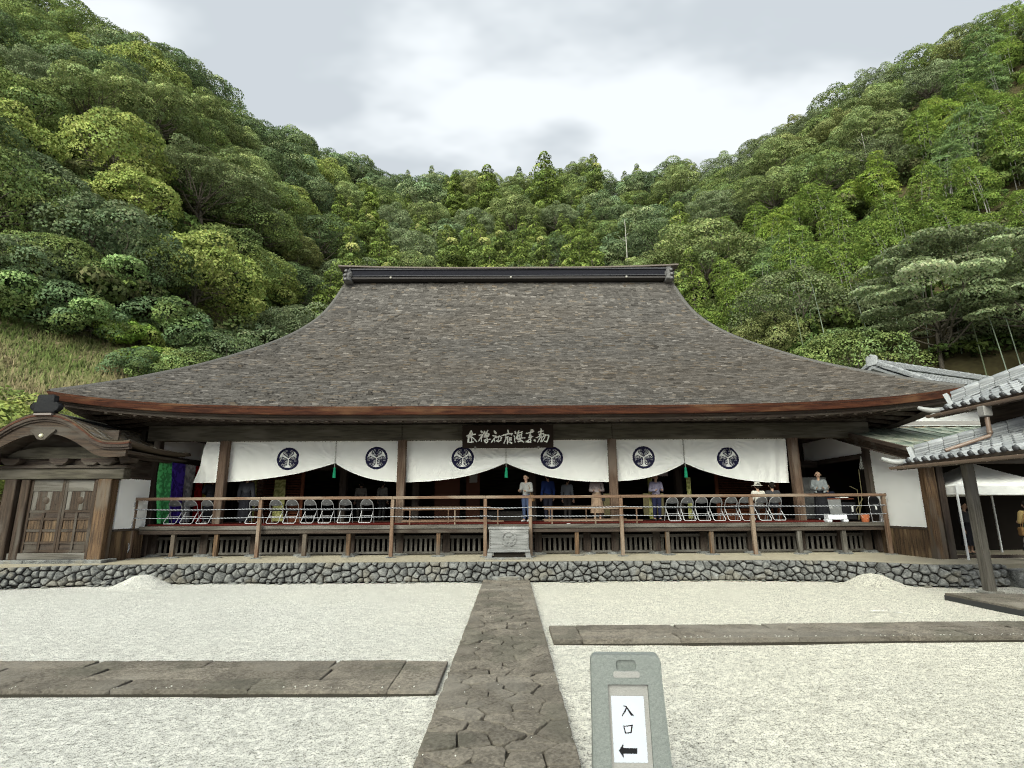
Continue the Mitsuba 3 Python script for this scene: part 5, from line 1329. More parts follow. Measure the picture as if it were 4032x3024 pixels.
bamboo('bamboo_bright', 30, [(0.270, 0.350, 0.075), (0.235, 0.325, 0.070), (0.300, 0.365, 0.085)])
bamboo('bamboo_green', 31, [(0.205, 0.285, 0.070), (0.175, 0.250, 0.065), (0.235, 0.310, 0.075)])
bamboo('bamboo_pale', 32, [(0.195, 0.275, 0.115), (0.220, 0.300, 0.110), (0.165, 0.240, 0.100)], n=6)
# one low patch of undergrowth, strewn over the slopes as ground cover
rgu = np.random.default_rng(40)
Cu = np.column_stack([rgu.uniform(-3.2, 3.2, 26), rgu.uniform(-3.2, 3.2, 26), rgu.uniform(.1, .8, 26)])
for nm, cols in (('undergrowth_green', [(.10, .15, .05), (.13, .19, .06), (.16, .21, .065)]), ('undergrowth_dull', [(.10, .125, .05), (.12, .13, .06), (.08, .11, .045)])):
    cr = clump_leaves(Cu + rgu.normal(0, .3, Cu.shape), rgu.uniform(.6, 1.1, 26), 130, .34, cols, rgu, flat=.6)
    proto(nm, cr, None)

RGT = np.random.default_rng(77)
PLACED = []
def plant(kind, name, x, y, label, cat='tree', group=None, s=1.0, z=None, rot=None, sz=1.0, sink=.3):
    key = numbered(name)
    if z is None: z = float(hill_at(math.atan2(x, y), math.hypot(x, y)))
    rot = RGT.uniform(0, 360) if rot is None else rot
    scene[key] = {'type': 'instance', 'g': {'type': 'ref', 'id': 'kind_' + kind}, 'to_world': T().translate([float(x), float(y), z - sink]).rotate([0, 0, 1], float(rot)).scale([s, s, s * sz])}
    lab(key, label, cat, group)
    return key
def at(phi, d): return d * math.sin(math.radians(phi)), d * math.cos(math.radians(phi))
# -- individually recognisable trees and shrubs: azimuth in degrees, distance in metres
HERO = [
 ('umbrella', 'spreading_tree', -31.5, 66, 1.10, 'big umbrella shaped olive tree with dark hollow on the left slope'),
 ('camphor', 'round_tree', -32.5, 90, 1.0, 'round topped grey green tree high on the left slope above the umbrella tree'),
 ('leafy_yellow', 'leafy_tree', -31.0, 50, 1.05, 'bright yellow green leafy tree low on the left slope above the grass bank'),
 ('gold_olive', 'yellow_topped_tree', -22.5, 74, .95, 'yellow topped tree on the left slope near the valley'),
 ('blue_green', 'dark_leafy_tree', -38.0, 49, 1.0, 'dark blue green tree at the upper edge of the grass bank'),
 ('blue_green', 'leafy_tree', -24.5, 50, 1.05, 'broad blue green tree behind the left end of the roof'),
 ('oak_olive', 'pale_tree', -21.5, 56, 1.0, 'pale grey green tree beside the left end of the ridge'),
 ('shrub_yellow', 'yellow_shrub', -26.6, 38.5, 1.0, 'left one of two pale yellow green shrubs behind the left roof slope'),
 ('shrub_yellow', 'yellow_shrub', -23.6, 39.5, 1.05, 'right one of two pale yellow green shrubs behind the left roof slope'),
 ('shrub_lime', 'lime_shrub', -36.6, 44.6, .85, 'bright lime green bush on the grass bank, leftmost of its row'),
 ('shrub_lime', 'lime_shrub', -35.0, 43.8, .95, 'bright lime green bush on the grass bank, second in its row'),
 ('shrub_lime', 'lime_shrub', -33.3, 42.6, 1.0, 'bright lime green bush on the grass bank, third in its row'),
 ('shrub_lime', 'lime_shrub', -31.8, 41.6, .9, 'bright lime green bush on the grass bank, rightmost of its row'),
 ('oak_dark', 'dark_tree', -34.6, 48.0, .62, 'small dark tree at the top edge of the grass bank'),
 ('oak_green', 'leafy_tree', -41.0, 46.5, .62, 'small green tree at the far left edge of the grass bank top'),
 ('oak_dark', 'dark_tree', -28.3, 44.0, .70, 'dark tree between the yellow green tree and the roof'),
 ('shrub', 'dark_shrub', -33.0, 45.5, 1.3, 'dark bush under the yellow green tree above the bank'),
 ('shrub', 'dark_shrub', -38.0, 43.6, 1.0, 'dark bush at the top of the grass bank, nearest the lime bushes'),
 ('shrub', 'leafy_shrub', -40.4, 44.4, 1.15, 'green bush at the top of the grass bank, second from the lime bushes'),
 ('blue_green', 'dark_leafy_tree', -43.0, 45.4, .72, 'small dark leafy tree at the top of the grass bank near the left edge'),
 ('shrub', 'leafy_shrub', -45.8, 44.8, 1.2, 'green bush at the top of the grass bank at the left edge'),
 ('shrub', 'leafy_shrub', -34.2, 41.0, .8, 'low green bush on the lower right of the grass bank'),
 ('shrub', 'dark_shrub', -32.2, 39.8, .9, 'dark bush at the lower right end of the grass bank'),
 ('oak_green', 'leafy_tree', -29.8, 41.5, .6, 'small green tree just above the left roof slope'),
 ('shrub', 'dark_shrub', -36.6, 47.5, 1.3, 'dark bush under the blue green tree above the bank'),
 ('shrub', 'dark_shrub', -30.5, 39.0, 1.15, 'dark green bush at the right foot of the grass bank'),
 ('shrub', 'leafy_shrub', -28.6, 38.0, 1.0, 'leafy green bush between the grass bank and the yellow shrubs'),
 ('leafy_yellow', 'garden_tree', -42.8, 29.0, .74, 'yellowish green tree peeping over the curved gate roof'),
 ('cedar_slim', 'conifer', -15.4, 94, 1.25, 'single tall narrow conifer left of the ridge centre'),
 ('cedar_slim', 'conifer', -6.0, 115, 1.40, 'slim conifer with tufted sides, left of the two in the centre'),
 ('cedar_green', 'conifer', -2.4, 118, 1.38, 'tall pointed conifer, right of the two in the centre'),
 ('cedar_green', 'conifer', 4.2, 118, 1.48, 'massive bushy conifer right of centre behind the ridge'),
 ('cedar_dark', 'conifer', 9.8, 118, 1.15, 'dark conifer right of the massive bushy one'),
 ('far_round', 'rounded_tree', -10.0, 122, 1.35, 'pale rounded tree behind the conifers left of centre'),
 ('gold_olive', 'rounded_tree', -4.2, 134, 1.25, 'yellowish dome shaped tree behind the two central conifers'),
 ('camphor', 'broad_tree', 20.5, 74, 1.30, 'big billowing green tree with dark limbs right of the ridge'),
 ('gold_olive', 'golden_tree', 25.6, 52, .85, 'golden olive tree behind the right end of the roof'),
 ('brown_tree', 'dark_trunk_tree', 28.6, 53, .98, 'tall grey brown tree with bare dark trunks right of the golden one'),
 ('blue_green', 'dark_leafy_tree', 27.6, 42.5, .95, 'dark blue green bushy tree behind the right roof slope'),
 ('oak_green', 'leafy_tree', 32.6, 42.5, .72, 'fresh green bushy tree left of the tall pale canopy'),
 ('pale_layered', 'layered_tree', 39.5, 43, 1.12, 'large pale green tree in flat layers above bare twisted limbs'),
 ('pale_layered', 'layered_tree', 45.5, 44, 1.05, 'pale layered tree cut by the right edge'),
 ('shrub', 'dark_shrub', 29.8, 38.0, 1.1, 'dark bush behind the right roof slope'),
 ('shrub', 'leafy_shrub', 33.6, 37.5, .95, 'green bush left of the rear tiled roof'),
 ('shrub_lime', 'lime_shrub', 41.0, 39.5, 1.35, 'yellow green bush above the rear tiled roof'),
 ('shrub', 'leafy_shrub', 37.4, 39.0, .9, 'low green bush behind the rear tiled ridge'),
]
for kind, nm, phi, d, s, label in HERO:
    if phi > 29: k_ = min(1, (phi - 29) / 6); d, s = d + 9.5 * k_, s * (1 + .16 * k_)
    x, y = at(phi, d); plant(kind, nm, x, y, label, 'shrub' if 'shrub' in kind else 'tree', s=s, sink=.4)
    PLACED.append((x, y, (2.0 if 'shrub' in kind else 2.2 if 'cedar' in kind else 3.8) * s))
CRN = {'bamboo_bright': 2.8, 'bamboo_green': 2.8, 'bamboo_pale': 2.5, 'cedar_green': 2.6, 'cedar_dark': 2.4, 'cedar_slim': 2.0, 'shrub': 1.7, 'blue_green': 3.0, 'leafy_yellow': 3.1, 'brown_tree': 3.2, 'oak_green': 3.3, 'oak_dark': 3.5, 'far_round': 3.6, 'oak_olive': 3.8, 'camphor': 4.1, 'gold_olive': 3.5, 'umbrella': 4.7, 'pale_layered': 4.2}
LOOK = {'bamboo_bright': ('bamboo', 'bright yellow green plumed bamboo'), 'bamboo_green': ('bamboo', 'mid green plumed bamboo'), 'bamboo_pale': ('bamboo', 'pale green bamboo with visible stems'),
        'cedar_green': ('conifer', 'bushy green conifer'), 'cedar_dark': ('conifer', 'dark tall conifer'), 'cedar_slim': ('conifer', 'slim tufted conifer'), 'blue_green': ('leafy_tree', 'dark bluish broadleaf tree'),
        'leafy_yellow': ('leafy_tree', 'yellow green broadleaf tree'), 'brown_tree': ('brown_tree', 'brownish broadleaf tree'), 'oak_green': ('round_tree', 'mid green broadleaf tree'), 'oak_dark': ('round_tree', 'deep green broadleaf tree'),
        'far_round': ('round_tree', 'soft green rounded tree'), 'oak_olive': ('round_tree', 'grey olive broadleaf tree'), 'camphor': ('broad_tree', 'billowing green broadleaf tree'), 'gold_olive': ('golden_tree', 'golden olive broadleaf tree'), 'umbrella': ('spreading_tree', 'flat topped spreading olive tree'), 'pale_layered': ('layered_tree', 'pale layered tree')}
def pick(phi, d, r):
    u = r.random()
    ch = lambda *o: o[int(u * len(o))]
    if phi > 21.5 and d < (47 if phi < 31 else 54): return ch('blue_green', 'oak_green', 'bamboo_pale', 'oak_dark')
    if phi > 21.5 and d < 84 + 3 * (phi - 36) * (phi > 36): return ch('bamboo_bright', 'bamboo_green', 'bamboo_bright', 'bamboo_green', 'bamboo_pale', 'bamboo_green') if d > 50 else ch('bamboo_pale', 'bamboo_green', 'brown_tree', 'bamboo_pale')
    if phi > 21: return ch('oak_olive', 'oak_green', 'gold_olive', 'oak_olive', 'umbrella', 'camphor', 'brown_tree')
    if phi > 11: return ch('camphor', 'oak_green', 'camphor', 'far_round', 'cedar_green', 'oak_dark')
    if phi > -19:
        if d < 95: return ch('cedar_green', 'cedar_dark', 'oak_dark', 'camphor', 'oak_olive', 'brown_tree', 'cedar_green')
        if d < 122: return ch('far_round', 'oak_olive', 'cedar_green', 'camphor', 'oak_green', 'cedar_dark')
        return ch('cedar_dark', 'far_round', 'far_round', 'oak_dark', 'oak_green', 'camphor') if phi < -3 else ch('far_round', 'camphor', 'oak_green', 'oak_dark', 'camphor', 'cedar_green')
    if d < 62: return ch('blue_green', 'oak_dark', 'leafy_yellow', 'oak_green', 'oak_olive', 'oak_dark')
    if d < 88: return ch('oak_dark', 'camphor', 'oak_green', 'oak_olive', 'oak_dark', 'leafy_yellow', 'camphor')
    return ch('camphor', 'oak_green', 'leafy_yellow', 'far_round', 'oak_dark', 'oak_green')
cand = []
for k in range(26000):
    phi = RGT.uniform(-56, 57); rd = float(_rd(math.radians(phi)))
    cand.append((phi, RGT.random()))
cand = np.array(cand); rdv = _rd(np.radians(cand[:, 0])); dmin = np.where(cand[:, 0] < -26, 45.5, np.where(cand[:, 0] > 21, np.where(cand[:, 0] > 32, 48.0, 41.0), 62.0))
dist = np.sqrt(dmin ** 2 + cand[:, 1] * ((rdv + 6) ** 2 - dmin ** 2))
hz = hill_at(np.radians(cand[:, 0]), dist)
P_ = np.array([(x, y, r) for x, y, r in PLACED]); n_tree = 0
for (phi, _), d, z in zip(cand, dist, hz):
    if n_tree >= 400: break
    # the front of the valley floor, hidden by the hall's own roof, is left empty
    if (z + 13 - 2) / d < .44 and -19 < phi < 19: continue
    kind = pick(phi, d, RGT); R = CRN[kind]; x, y = at(phi, d)
    if (np.hypot(P_[:, 0] - x, P_[:, 1] - y) < .84 * (P_[:, 2] + R)).any(): continue
    P_ = np.vstack([P_, [x, y, R]]); n_tree += 1
    nm, lk = LOOK[kind]
    side = 'far left' if phi < -38 else 'left' if phi < -20 else 'left back' if phi < -6 else 'central back' if phi < 8 else 'right back' if phi < 22 else 'right' if phi < 38 else 'far right'
    t = (d - dmin.min()) / max(1, float(_rd(math.radians(phi))) - 40)
    row = 'lower' if t < .25 else 'middle' if t < .6 else 'upper' if t < .88 else 'skyline'
    plant(kind, nm, x, y, f'{lk}, {side} slope, {row} part', 'bamboo' if nm == 'bamboo' else 'tree', f'{lk}s, {row} {side} slope', s=RGT.uniform(.86, 1.16) * (.66 if 'cedar' in kind and d > 95 else 1), sz=RGT.uniform(.9, 1.15))
# tell look-alikes apart by their order along the slope
ORD = ['leftmost', 'second from the left', 'third from the left', 'fourth from the left', 'fifth from the left', 'sixth from the left', 'seventh from the left', 'eighth from the left', 'ninth from the left', 'tenth from the left', 'eleventh from the left', 'twelfth from the left']
byg = {}
for key, l in labels.items():
    if l.get('group') and scene.get(key, {}).get('type') == 'instance':
        m = np.array(scene[key]['to_world'].matrix); byg.setdefault(l['label'], []).append((math.atan2(m[0, 3], m[1, 3]), key))
for txt, ks in byg.items():
    ks.sort(); n = len(ks)
    for i, (_, key) in enumerate(ks):
        if n == 1: continue
        w = ORD[i] if i < min(12, (n + 1) // 2) else ['rightmost', 'second from the right', 'third from the right', 'fourth from the right', 'fifth from the right', 'sixth from the right', 'seventh from the right', 'eighth from the right', 'ninth from the right', 'tenth from the right', 'eleventh from the right', 'twelfth from the right'][min(11, n - 1 - i)]
        labels[key]['label'] = txt + ', ' + w
# undergrowth between the trunks
ku = 0
for k in range(5200):
    phi = RGT.uniform(-54, 55); d = math.sqrt(RGT.uniform(34 ** 2, 118 ** 2))
    if ku >= 520: break
    z = float(hill_at(math.radians(phi), d))
    if z < 1.5 or ((z + 1 - 2) / d < .42 and abs(phi) < 19): continue
    if -52 < phi < -31.5 and d < 46.5: continue
    if d < (36 if phi < 29 else 44): continue
    ku += 1
    x, y = at(phi, d)
    key = f'undergrowth__{ku:03d}'
    scene[key] = {'type': 'instance', 'g': {'type': 'ref', 'id': 'kind_' + ('undergrowth_green' if RGT.random() < .6 else 'undergrowth_dull')}, 'to_world': T().translate([x, y, z - .1]).rotate([0, 0, 1], RGT.uniform(0, 360)).scale([RGT.uniform(.8, 1.25)] * 2 + [RGT.uniform(.8, 1.6)])}
lab('undergrowth', 'low leafy undergrowth covering the slopes between the trees', 'undergrowth', kind='stuff')
# grass on the bank
gc, gn, gcol = [], [], []
N = 26000
phi = np.radians(RGT.uniform(-50, -30.5, N)); d = RGT.uniform(32, 50, N); z = hill_at(phi, d)
k = (z > 5.5) & (z < 15.5 + RGT.normal(0, .8, N)); phi, d, z = phi[k], d[k], z[k]; n = len(z)
base = np.stack([d * np.sin(phi), d * np.cos(phi), z - .05], 1)
a = RGT.uniform(0, 2 * np.pi, n); side = np.stack([np.cos(a), np.sin(a), 0 * a], 1) * .075; lean = RGT.normal(0, .10, (n, 3)) * V(1, 1, 0)
h = RGT.uniform(.18, .5, n)[:, None] * V(0, 0, 1)
v = np.stack([base - side, base + side, base + h + lean], 1).reshape(-1, 3)
pt = meshkit.fbm(base * .22, 3, 6)[:, None]; tt = np.clip((pt - .46) / .2 + RGT.normal(0, .25, (n, 1)), 0, 1)
col = (1 - tt) * V(.13, .17, .055) + tt * V(.26, .215, .125); col = col * np.exp(RGT.normal(0, .2, (n, 1)))
sn = nrm(V(.25, -.45, .8) + RGT.normal(0, .2, (n, 3)))
scene['bank_grass'] = ply_n(v, np.arange(3 * n).reshape(-1, 3), np.repeat(sn, 3, 0), np.repeat(col, 3, 0), 'leaf')
lab('bank_grass', 'rough straw coloured grass on the bank at the left', 'grass', kind='stuff')
# bare pale snags and bamboo poles standing clear of the leaves
def snag(name, phi, d, h, lean, label, z0=0.0, r=.13, forks=3, col=(.42, .40, .36)):
    x, y = at(phi, d); z = float(hill_at(math.radians(phi), d)) + z0; rg = np.random.default_rng(int(d * 10))
    b = V(x, y, z); t = b + V(lean, 0, h)
    k = put(name, limb(b, t, r, r * .35, rg, .03, 8, 7), 'paint', smooth=True, color=col); lab(k, label, 'tree')
    for j in range(forks):
        q = b + (t - b) * rg.uniform(.45, .85); put('branch', limb(q, q + V(rg.normal(0, 1.1), rg.normal(0, .4), rg.uniform(.5, 1.6)), r * .45, r * .15, rg, .1, 5, 5), 'paint', k, smooth=True, color=col)
snag('dead_tree', 12.6, 82, 16, .5, 'bare white dead tree standing among the trees right of centre')
snag('dead_tree', 35.6, 84, 11, .8, 'pale bare trunk high on the right slope')
snag('dead_tree', -34.2, 84, 9.5, -.8, 'pale grey leaning trunk high on the left slope')
POLES = []
for i, (phi, d, h, lean) in enumerate([(23.4, 41, 5.0, -.7), (24.4, 41.5, 5.6, -.5), (34.6, 42.5, 8.0, -.8), (35.3, 42.5, 7.5, -.6), (36.2, 43, 7, .2), (38.2, 44, 7, .3), (41.6, 43, 7.5, -.4), (43.0, 42, 8, -.6), (43.8, 42.5, 8, -.5), (44.6, 43, 8, .2), (40.3, 45, 8, .2), (42.4, 46, 8, -.2), (37.2, 45, 8, .1), (39.2, 46, 8, -.1), (31.0, 47, 8, -.5), (29.2, 48, 8, -.4), (26.4, 45, 5, -.3)]):
    d = d + 9.5 * min(1, max(0, (phi - 29) / 6)); x, y = at(phi, d); z = float(hill_at(math.radians(phi), d))
    u = np.linspace(0, 1, 8)[:, None]
    k = put('bamboo_pole', tube(V(x, y, z - .3) + u * V(lean, 0, h) + u ** 2 * V(lean * .5, 0, 0), .050 - .02 * u[:, 0], 6), 'paint', smooth=True, color=(.24, .28, .22) if i % 3 else (.16, .19, .12))
    POLES.append((phi, k))
POLES.sort()
for i, (_, k) in enumerate(POLES):
    w = ORD[i] if i < 9 else ['rightmost', 'second from the right', 'third from the right', 'fourth from the right', 'fifth from the right', 'sixth from the right', 'seventh from the right', 'eighth from the right'][len(POLES) - 1 - i]
    lab(k, 'pale bare bamboo pole at the foot of the right slope, ' + w, 'bamboo', 'bare bamboo poles below the right slope')
# ================================================================ people
ICO = np.array(trimesh.creation.icosphere(1).vertices)
def ball(p, r, sq=(1, 1, 1)): return V(*p) + ICO * r * V(*sq)
def chain(js):
    out = []
    for (p, r), (q, s) in zip(js[:-1], js[1:]): out.append(m3.Manifold.hull_points(np.vstack([ball(p, r), ball(q, s)])))
    return out
def fuse(ms, step, it=6):
    m = m3.Manifold.batch_boolean(ms, m3.OpType.Add).refine_to_length(step).to_mesh()
    t = trimesh.Trimesh(np.array(m.vert_properties[:, :3], float), np.array(m.tri_verts), process=True)
    trimesh.smoothing.filter_taubin(t, lamb=.5, nu=.52, iterations=it)
    return t
def person(label, x, y, z, face, h=1.65, top=(.3, .3, .3), bottom=(.05, .05, .08), style='trousers', hair=(.02, .017, .015), pose='stand', arms='down', feet=(.05, .05, .05), hat=None, skin=(.46, .29, .21), long_hair=False, sleeves=True, shoulder_bag=None, group=None):
    k = thing('person', label, 'person', group)
    R, t = rz(math.radians(face)), V(x, y, z)
    def out(name, m, col, mat='paint'): return put(name, moved(moved(m, np.eye(3) * h), R, t), mat, k, smooth=True, color=col)
    sit = pose == 'sit'
    dz = -.215 if sit else 0.0
    hipz = .525 + dz; lean = .0 if not sit else -.02
    P = lambda a, b, c: (a, b, c + dz)
    neck, head = P(0, .005, .835), P(0, .012, .925)
    body = chain([(P(0, 0, .55), .068), (P(0, -.005, .66), .062), (P(0, 0, .76), .070), (P(0, 0, .82), .032), (neck, .030), (P(0, .01, .88), .030)])
    body += [m3.Manifold.hull_points(np.vstack([ball(P(0, .005, .945), .062, (.9, 1.08, .95)), ball(P(0, .030, .895), .036, (.95, .95, .8))]))]
    body += [m3.Manifold.hull_points(ball(P(0, .075, .918), .012, (.8, 1, 1.4)))]
    for s in (-1, 1): body += [m3.Manifold.hull_points(ball(P(s * .060, .005, .925), .014, (.5, .9, 1.4)))]
    sh, armj = [], []
    for s in (-1, 1):
        S = P(s * .105, 0, .800)
        if arms == 'down': E, W_, D = P(s * .135, -.012, .63), P(s * .140, .035, .495), V(0, .10, -1)
        elif arms == 'fold': E, W_, D = P(s * .150, .02, .655), P(s * .020, .125, .675), V(-s, .1, .05)
        elif arms == 'front': E, W_, D = P(s * .140, .01, .645), P(s * .070, .150, .640), V(-s * .25, 1, .1)
        else: E, W_, D = P(s * .150, .03, .650), P(s * .075, .11, .80), V(-s * .3, .4, .8)
        armj.append((S, E, W_)); body += chain([(S, .037), (E, .026), (W_, .018)])
        # hand: palm, four unequal bent fingers and a thumb from its side
        D = D / np.linalg.norm(D); side = nrm(np.cross(D, V(0, 1, .3))); nn = np.cross(side, D); Wv = V(*W_)
        body += [m3.Manifold.hull_points(np.vstack([ball(Wv + D * .010, .014), ball(Wv + D * .048 + side * .016, .010), ball(Wv + D * .048 - side * .016, .010)]))]
        for i, L in enumerate((.036, .044, .041, .031)):
            b0 = Wv + D * .05 + side * (-.018 + .012 * i); b1 = b0 + D * L * .55 + nn * .004; b2 = b1 + D * L * .42 + nn * .014
            body += chain([(b0, .0062), (b1, .0056), (b2, .0048)])
        tb = Wv + D * .018 - side * .014; body += chain([(tb, .0072), (tb + D * .022 - side * .014, .0062), (tb + D * .038 - side * .012 + nn * .008, .0052)])
    legs = []
    for s in (-1, 1):
        Hp = (s * .052, 0, hipz)
        if sit: Kn, An, To = (s * .060, .235, .300), (s * .058, .225, .045), (s * .062, .31, .018)
        else: Kn, An, To = (s * .056, .012, .285), (s * .058, -.012, .045), (s * .068, .085, .016)
        legs.append((Hp, Kn, An, To)); body += chain([(Hp, .056), (Kn, .034), (An, .022)]) + chain([(An, .022), (To, .015)])
    out('body', fuse(body, .022, 5), skin)
    for s in (-1, 1): out('eye', trimesh.Trimesh(ball(P(s * .023, .0705, .935), .0075, (1.3, .6, .8)), trimesh.creation.icosphere(1).faces, process=False), (.02, .015, .012))
    out('mouth', trimesh.Trimesh(ball(P(0, .0645, .893), .011, (1.4, .5, .35)), trimesh.creation.icosphere(1).faces, process=False), (.32, .12, .10))
    if hair is not None:
        hm = [m3.Manifold.hull_points(np.vstack([ball(P(0, -.006, .955), .066, (.95, 1.05, .9)), ball(P(0, -.032, .915), .045)]))]
        if long_hair: hm += chain([(P(0, -.035, .91), .045), (P(0, -.045, .84), .040), (P(0, -.045, .79), .022)])
        out('hair', fuse(hm, .03, 3), hair)
    if hat is not None:
        b = lathe([(0, .062), (.045, .056), (.062, .03), (.066, 0), (.115, -.022), (.117, -.028), (.064, -.008), (0, -.006)], 20); out('hat', moved(b, t=P(0, .005, .965)), hat)
    # garments
    tr = [m3.Manifold.hull_points(np.vstack([ball(P(0, 0, .545), .080, (1.15, .85, .8)), ball(P(0, -.004, .67), .075, (1.1, .9, 1))])), m3.Manifold.hull_points(np.vstack([ball(P(0, -.004, .67), .075, (1.1, .9, 1)), ball(P(0, 0, .765), .080, (1.2, .9, .8)), ball(armj[0][0], .036), ball(armj[1][0], .036)]))]
    wide = 1.9 if style in ('robe', 'hakama') else 1.0
    for S, E, W_ in armj:
        Wc = V(*E) + (V(*W_) - V(*E)) * (.95 if sleeves else .15)
        tr += chain([(S, .044), (E, .034 * (1.25 if wide > 1 else 1)), (Wc, .026 * wide)])
        if wide > 1: tr += chain([(E, .040), (V(*Wc) + V(0, .0, -.075), .022)])
    out('robe' if style == 'robe' else 'jacket' if style == 'hakama' else 'shirt', fuse(tr, .03, 5), top)
    if style == 'trousers':
        bt = [m3.Manifold.hull_points(np.vstack([ball((0, 0, hipz + .045), .076, (1.12, .88, .8)), ball((-.05, 0, hipz - .01), .062), ball((.05, 0, hipz - .01), .062)]))]
        for Hp, Kn, An, To in legs: bt += chain([(Hp, .065), (Kn, .043), (V(*An) + V(0, 0, .012), .034)])
        out('trousers', fuse(bt, .03, 5), bottom)
    else:
        lo = .045 if style != 'skirt' else .17
        pts = []
        for (zz, a, b, yo) in ((hipz + .09, .085, .070, 0), (hipz, .112, .088, 0), (.30, .128, .105, .01), (lo, .150 if style != 'robe' else .120, .118 if style != 'robe' else .095, .012)):
            th = np.arange(48) * 2 * np.pi / 48; pl = 1 + (.045 * np.sin(th * 12)) * (hipz + .05 - zz > 0) * (style != 'robe')
            if sit: yo, b = yo + .10 * (zz < .45), b + .07 * (zz < .45)
            pts.append(np.stack([a * pl * np.cos(th), yo + b * pl * np.sin(th), 0 * th + zz], 1))
        g = np.array(pts); u = np.linspace(0, len(g) - 1, 14); gi = np.array([g[int(q)] + (g[min(int(q) + 1, len(g) - 1)] - g[int(q)]) * (q - int(q)) for q in u])
        gi = np.concatenate([gi, gi[:, :1]], 1); m = grid(gi)
        cap = np.vstack([gi[-1], gi[-1].mean(0)]); n_ = len(gi[-1]); m = join([m, trimesh.Trimesh(cap, [[i, (i + 1) % n_, n_] for i in range(n_)], process=False)])
        col = bottom if not isinstance(bottom, list) else np.where((meshkit.noise(m.vertices * 42, 4) > .62)[:, None], V(*bottom[1]), V(*bottom[0]))
        out('hakama' if style == 'hakama' else 'skirt', m, col)
        if style != 'skirt': out('sash', fuse([m3.Manifold.hull_points(np.vstack([ball((0, 0, hipz + .055), .088, (1.05, .86, .25)), ball((0, 0, hipz + .095), .084, (1.05, .86, .25))]))], .05, 2), tuple(V(*(top if not isinstance(top, list) else top[0])) * .4))
    for Hp, Kn, An, To in legs: out('shoe', fuse(chain([(V(*An) + V(0, -.012, -.018), .026), (To, .021)]), .03, 3), feet)
    if shoulder_bag is not None:
        out('bag', box(-.175, -.085, -.07, .05, .42 + dz, .56 + dz, .012), shoulder_bag); out('bag_strap', tube([P(-.13, -.01, .55), P(-.12, -.07, .70), P(-.06, -.04, .845), P(-.09, .06, .76), P(-.13, .03, .55)], .006, 5), shoulder_bag)
    return k
FZ = 1.575
BLK = (.022, .022, .027)
person('person in a black robe with folded arms beside the yellow cloth, head behind the curtain', -10.62, 20.15, FZ, 60, 1.66, (.028, .028, .033), BLK, 'robe', arms='fold', feet=(.62, .60, .62))
person('person in a black pleated robe seen from behind, right of the leftmost verandah post', -9.32, 20.05, FZ, 10, 1.70, (.045, .045, .052), BLK, 'hakama', feet=(.6, .58, .62))
person('person in a white top and cuffed jeans behind the offertory box', .58, 19.95, FZ, 150, 1.62, (.32, .32, .31), (.055, .075, .14), feet=(.6, .6, .6), arms='front', shoulder_bag=(.28, .17, .09))
person('person in a blue shirt standing in the middle bay', 1.42, 21.1, FZ, 20, 1.74, (.025, .045, .16), (.03, .03, .045))
person('person in a pale blue white top at the right of the middle bay', 2.20, 21.7, FZ, -30, 1.60, (.30, .34, .38), (.04, .035, .035))
person('person in a mauve grey top with a dark bag left of the third verandah post', 3.08, 20.05, FZ, 170, 1.62, (.30, .25, .25), (.30, .21, .15), 'skirt', arms='front', shoulder_bag=(.03, .03, .03))
person('person in a lavender top and navy trousers left of the right chair row', 5.25, 20.3, FZ, 185, 1.63, (.27, .25, .34), (.022, .025, .055), arms='front')
person('person in a pale hat and cream top sitting on a folding chair', 8.52, 19.40, FZ, 0, 1.60, (.56, .53, .47), (.20, .19, .18), pose='sit', hat=(.5, .48, .43), arms='front')
person('person in black with white sleeves sitting on the last right chair', 9.02, 19.40, FZ, -15, 1.62, (.05, .05, .055), BLK, pose='sit', arms='front', sleeves=False)
person('monk like person with shaved head in a pale grey jacket and black pleated skirt', 10.95, 19.95, FZ, 155, 1.66, (.26, .28, .29), (.020, .020, .024), 'hakama', hair=None, arms='front', feet=(.6, .6, .6), skin=(.55, .36, .26))
person('person in dark navy seated behind the reception table', 11.75, 20.9, FZ, 165, 1.62, (.025, .028, .05), BLK, pose='sit', arms='front')
person('person in a mustard coat and black white patterned skirt under the canopy', 14.35, 15.75, TZ, -15, 1.62, (.42, .30, .13), [(.02, .02, .022), (.62, .62, .60)], 'skirt', feet=(.75, .75, .74), long_hair=True, arms='front', shoulder_bag=(.30, .17, .07))
person('person in dark patterned clothes deep in the shade under the canopy', 14.6, 18.3, TZ, 200, 1.60, (.06, .06, .065), BLK, 'skirt')
person('person in grey standing in the dark of the left bay', -6.15, 23.4, FZ, 30, 1.58, (.24, .22, .20), (.10, .09, .08))
person('person in a dull white top far inside the left bay, right of another', -5.35, 23.8, FZ, -20, 1.62, (.26, .25, .23), (.06, .06, .06))

# ================================================================ reception corner and small things
tb = thing('reception_table', 'reception table draped in grey cloth with a red brown top', 'table')
put('table_top', box(11.12, 12.25, 20.15, 20.65, FZ + .70, FZ + .74), 'paint', tb, color=(.17, .055, .035))
put('cloth', box(11.15, 11.75, 20.12, 20.147, FZ + .01, FZ + .695), 'paint', tb, color=(.23, .235, .24))
put('cloth', box(11.76, 12.24, 20.10, 20.147, FZ + .01, FZ + .60), 'paint', tb, color=(.022, .022, .025))
put('paper', box(11.2, 11.42, 20.10, 20.118, FZ + .38, FZ + .50), 'paint', tb, color=(.45, .45, .46))
put('tag', box(12.08, 12.14, 20.08, 20.098, FZ + .26, FZ + .46), 'paint', tb, color=(.7, .7, .7))
k = put('white_booklet', box(11.72, 12.02, 20.1, 20.4, FZ + .742, FZ + .78), 'paint', color=(.75, .75, .74)); lab(k, 'white booklet lying on the reception table', 'booklet')
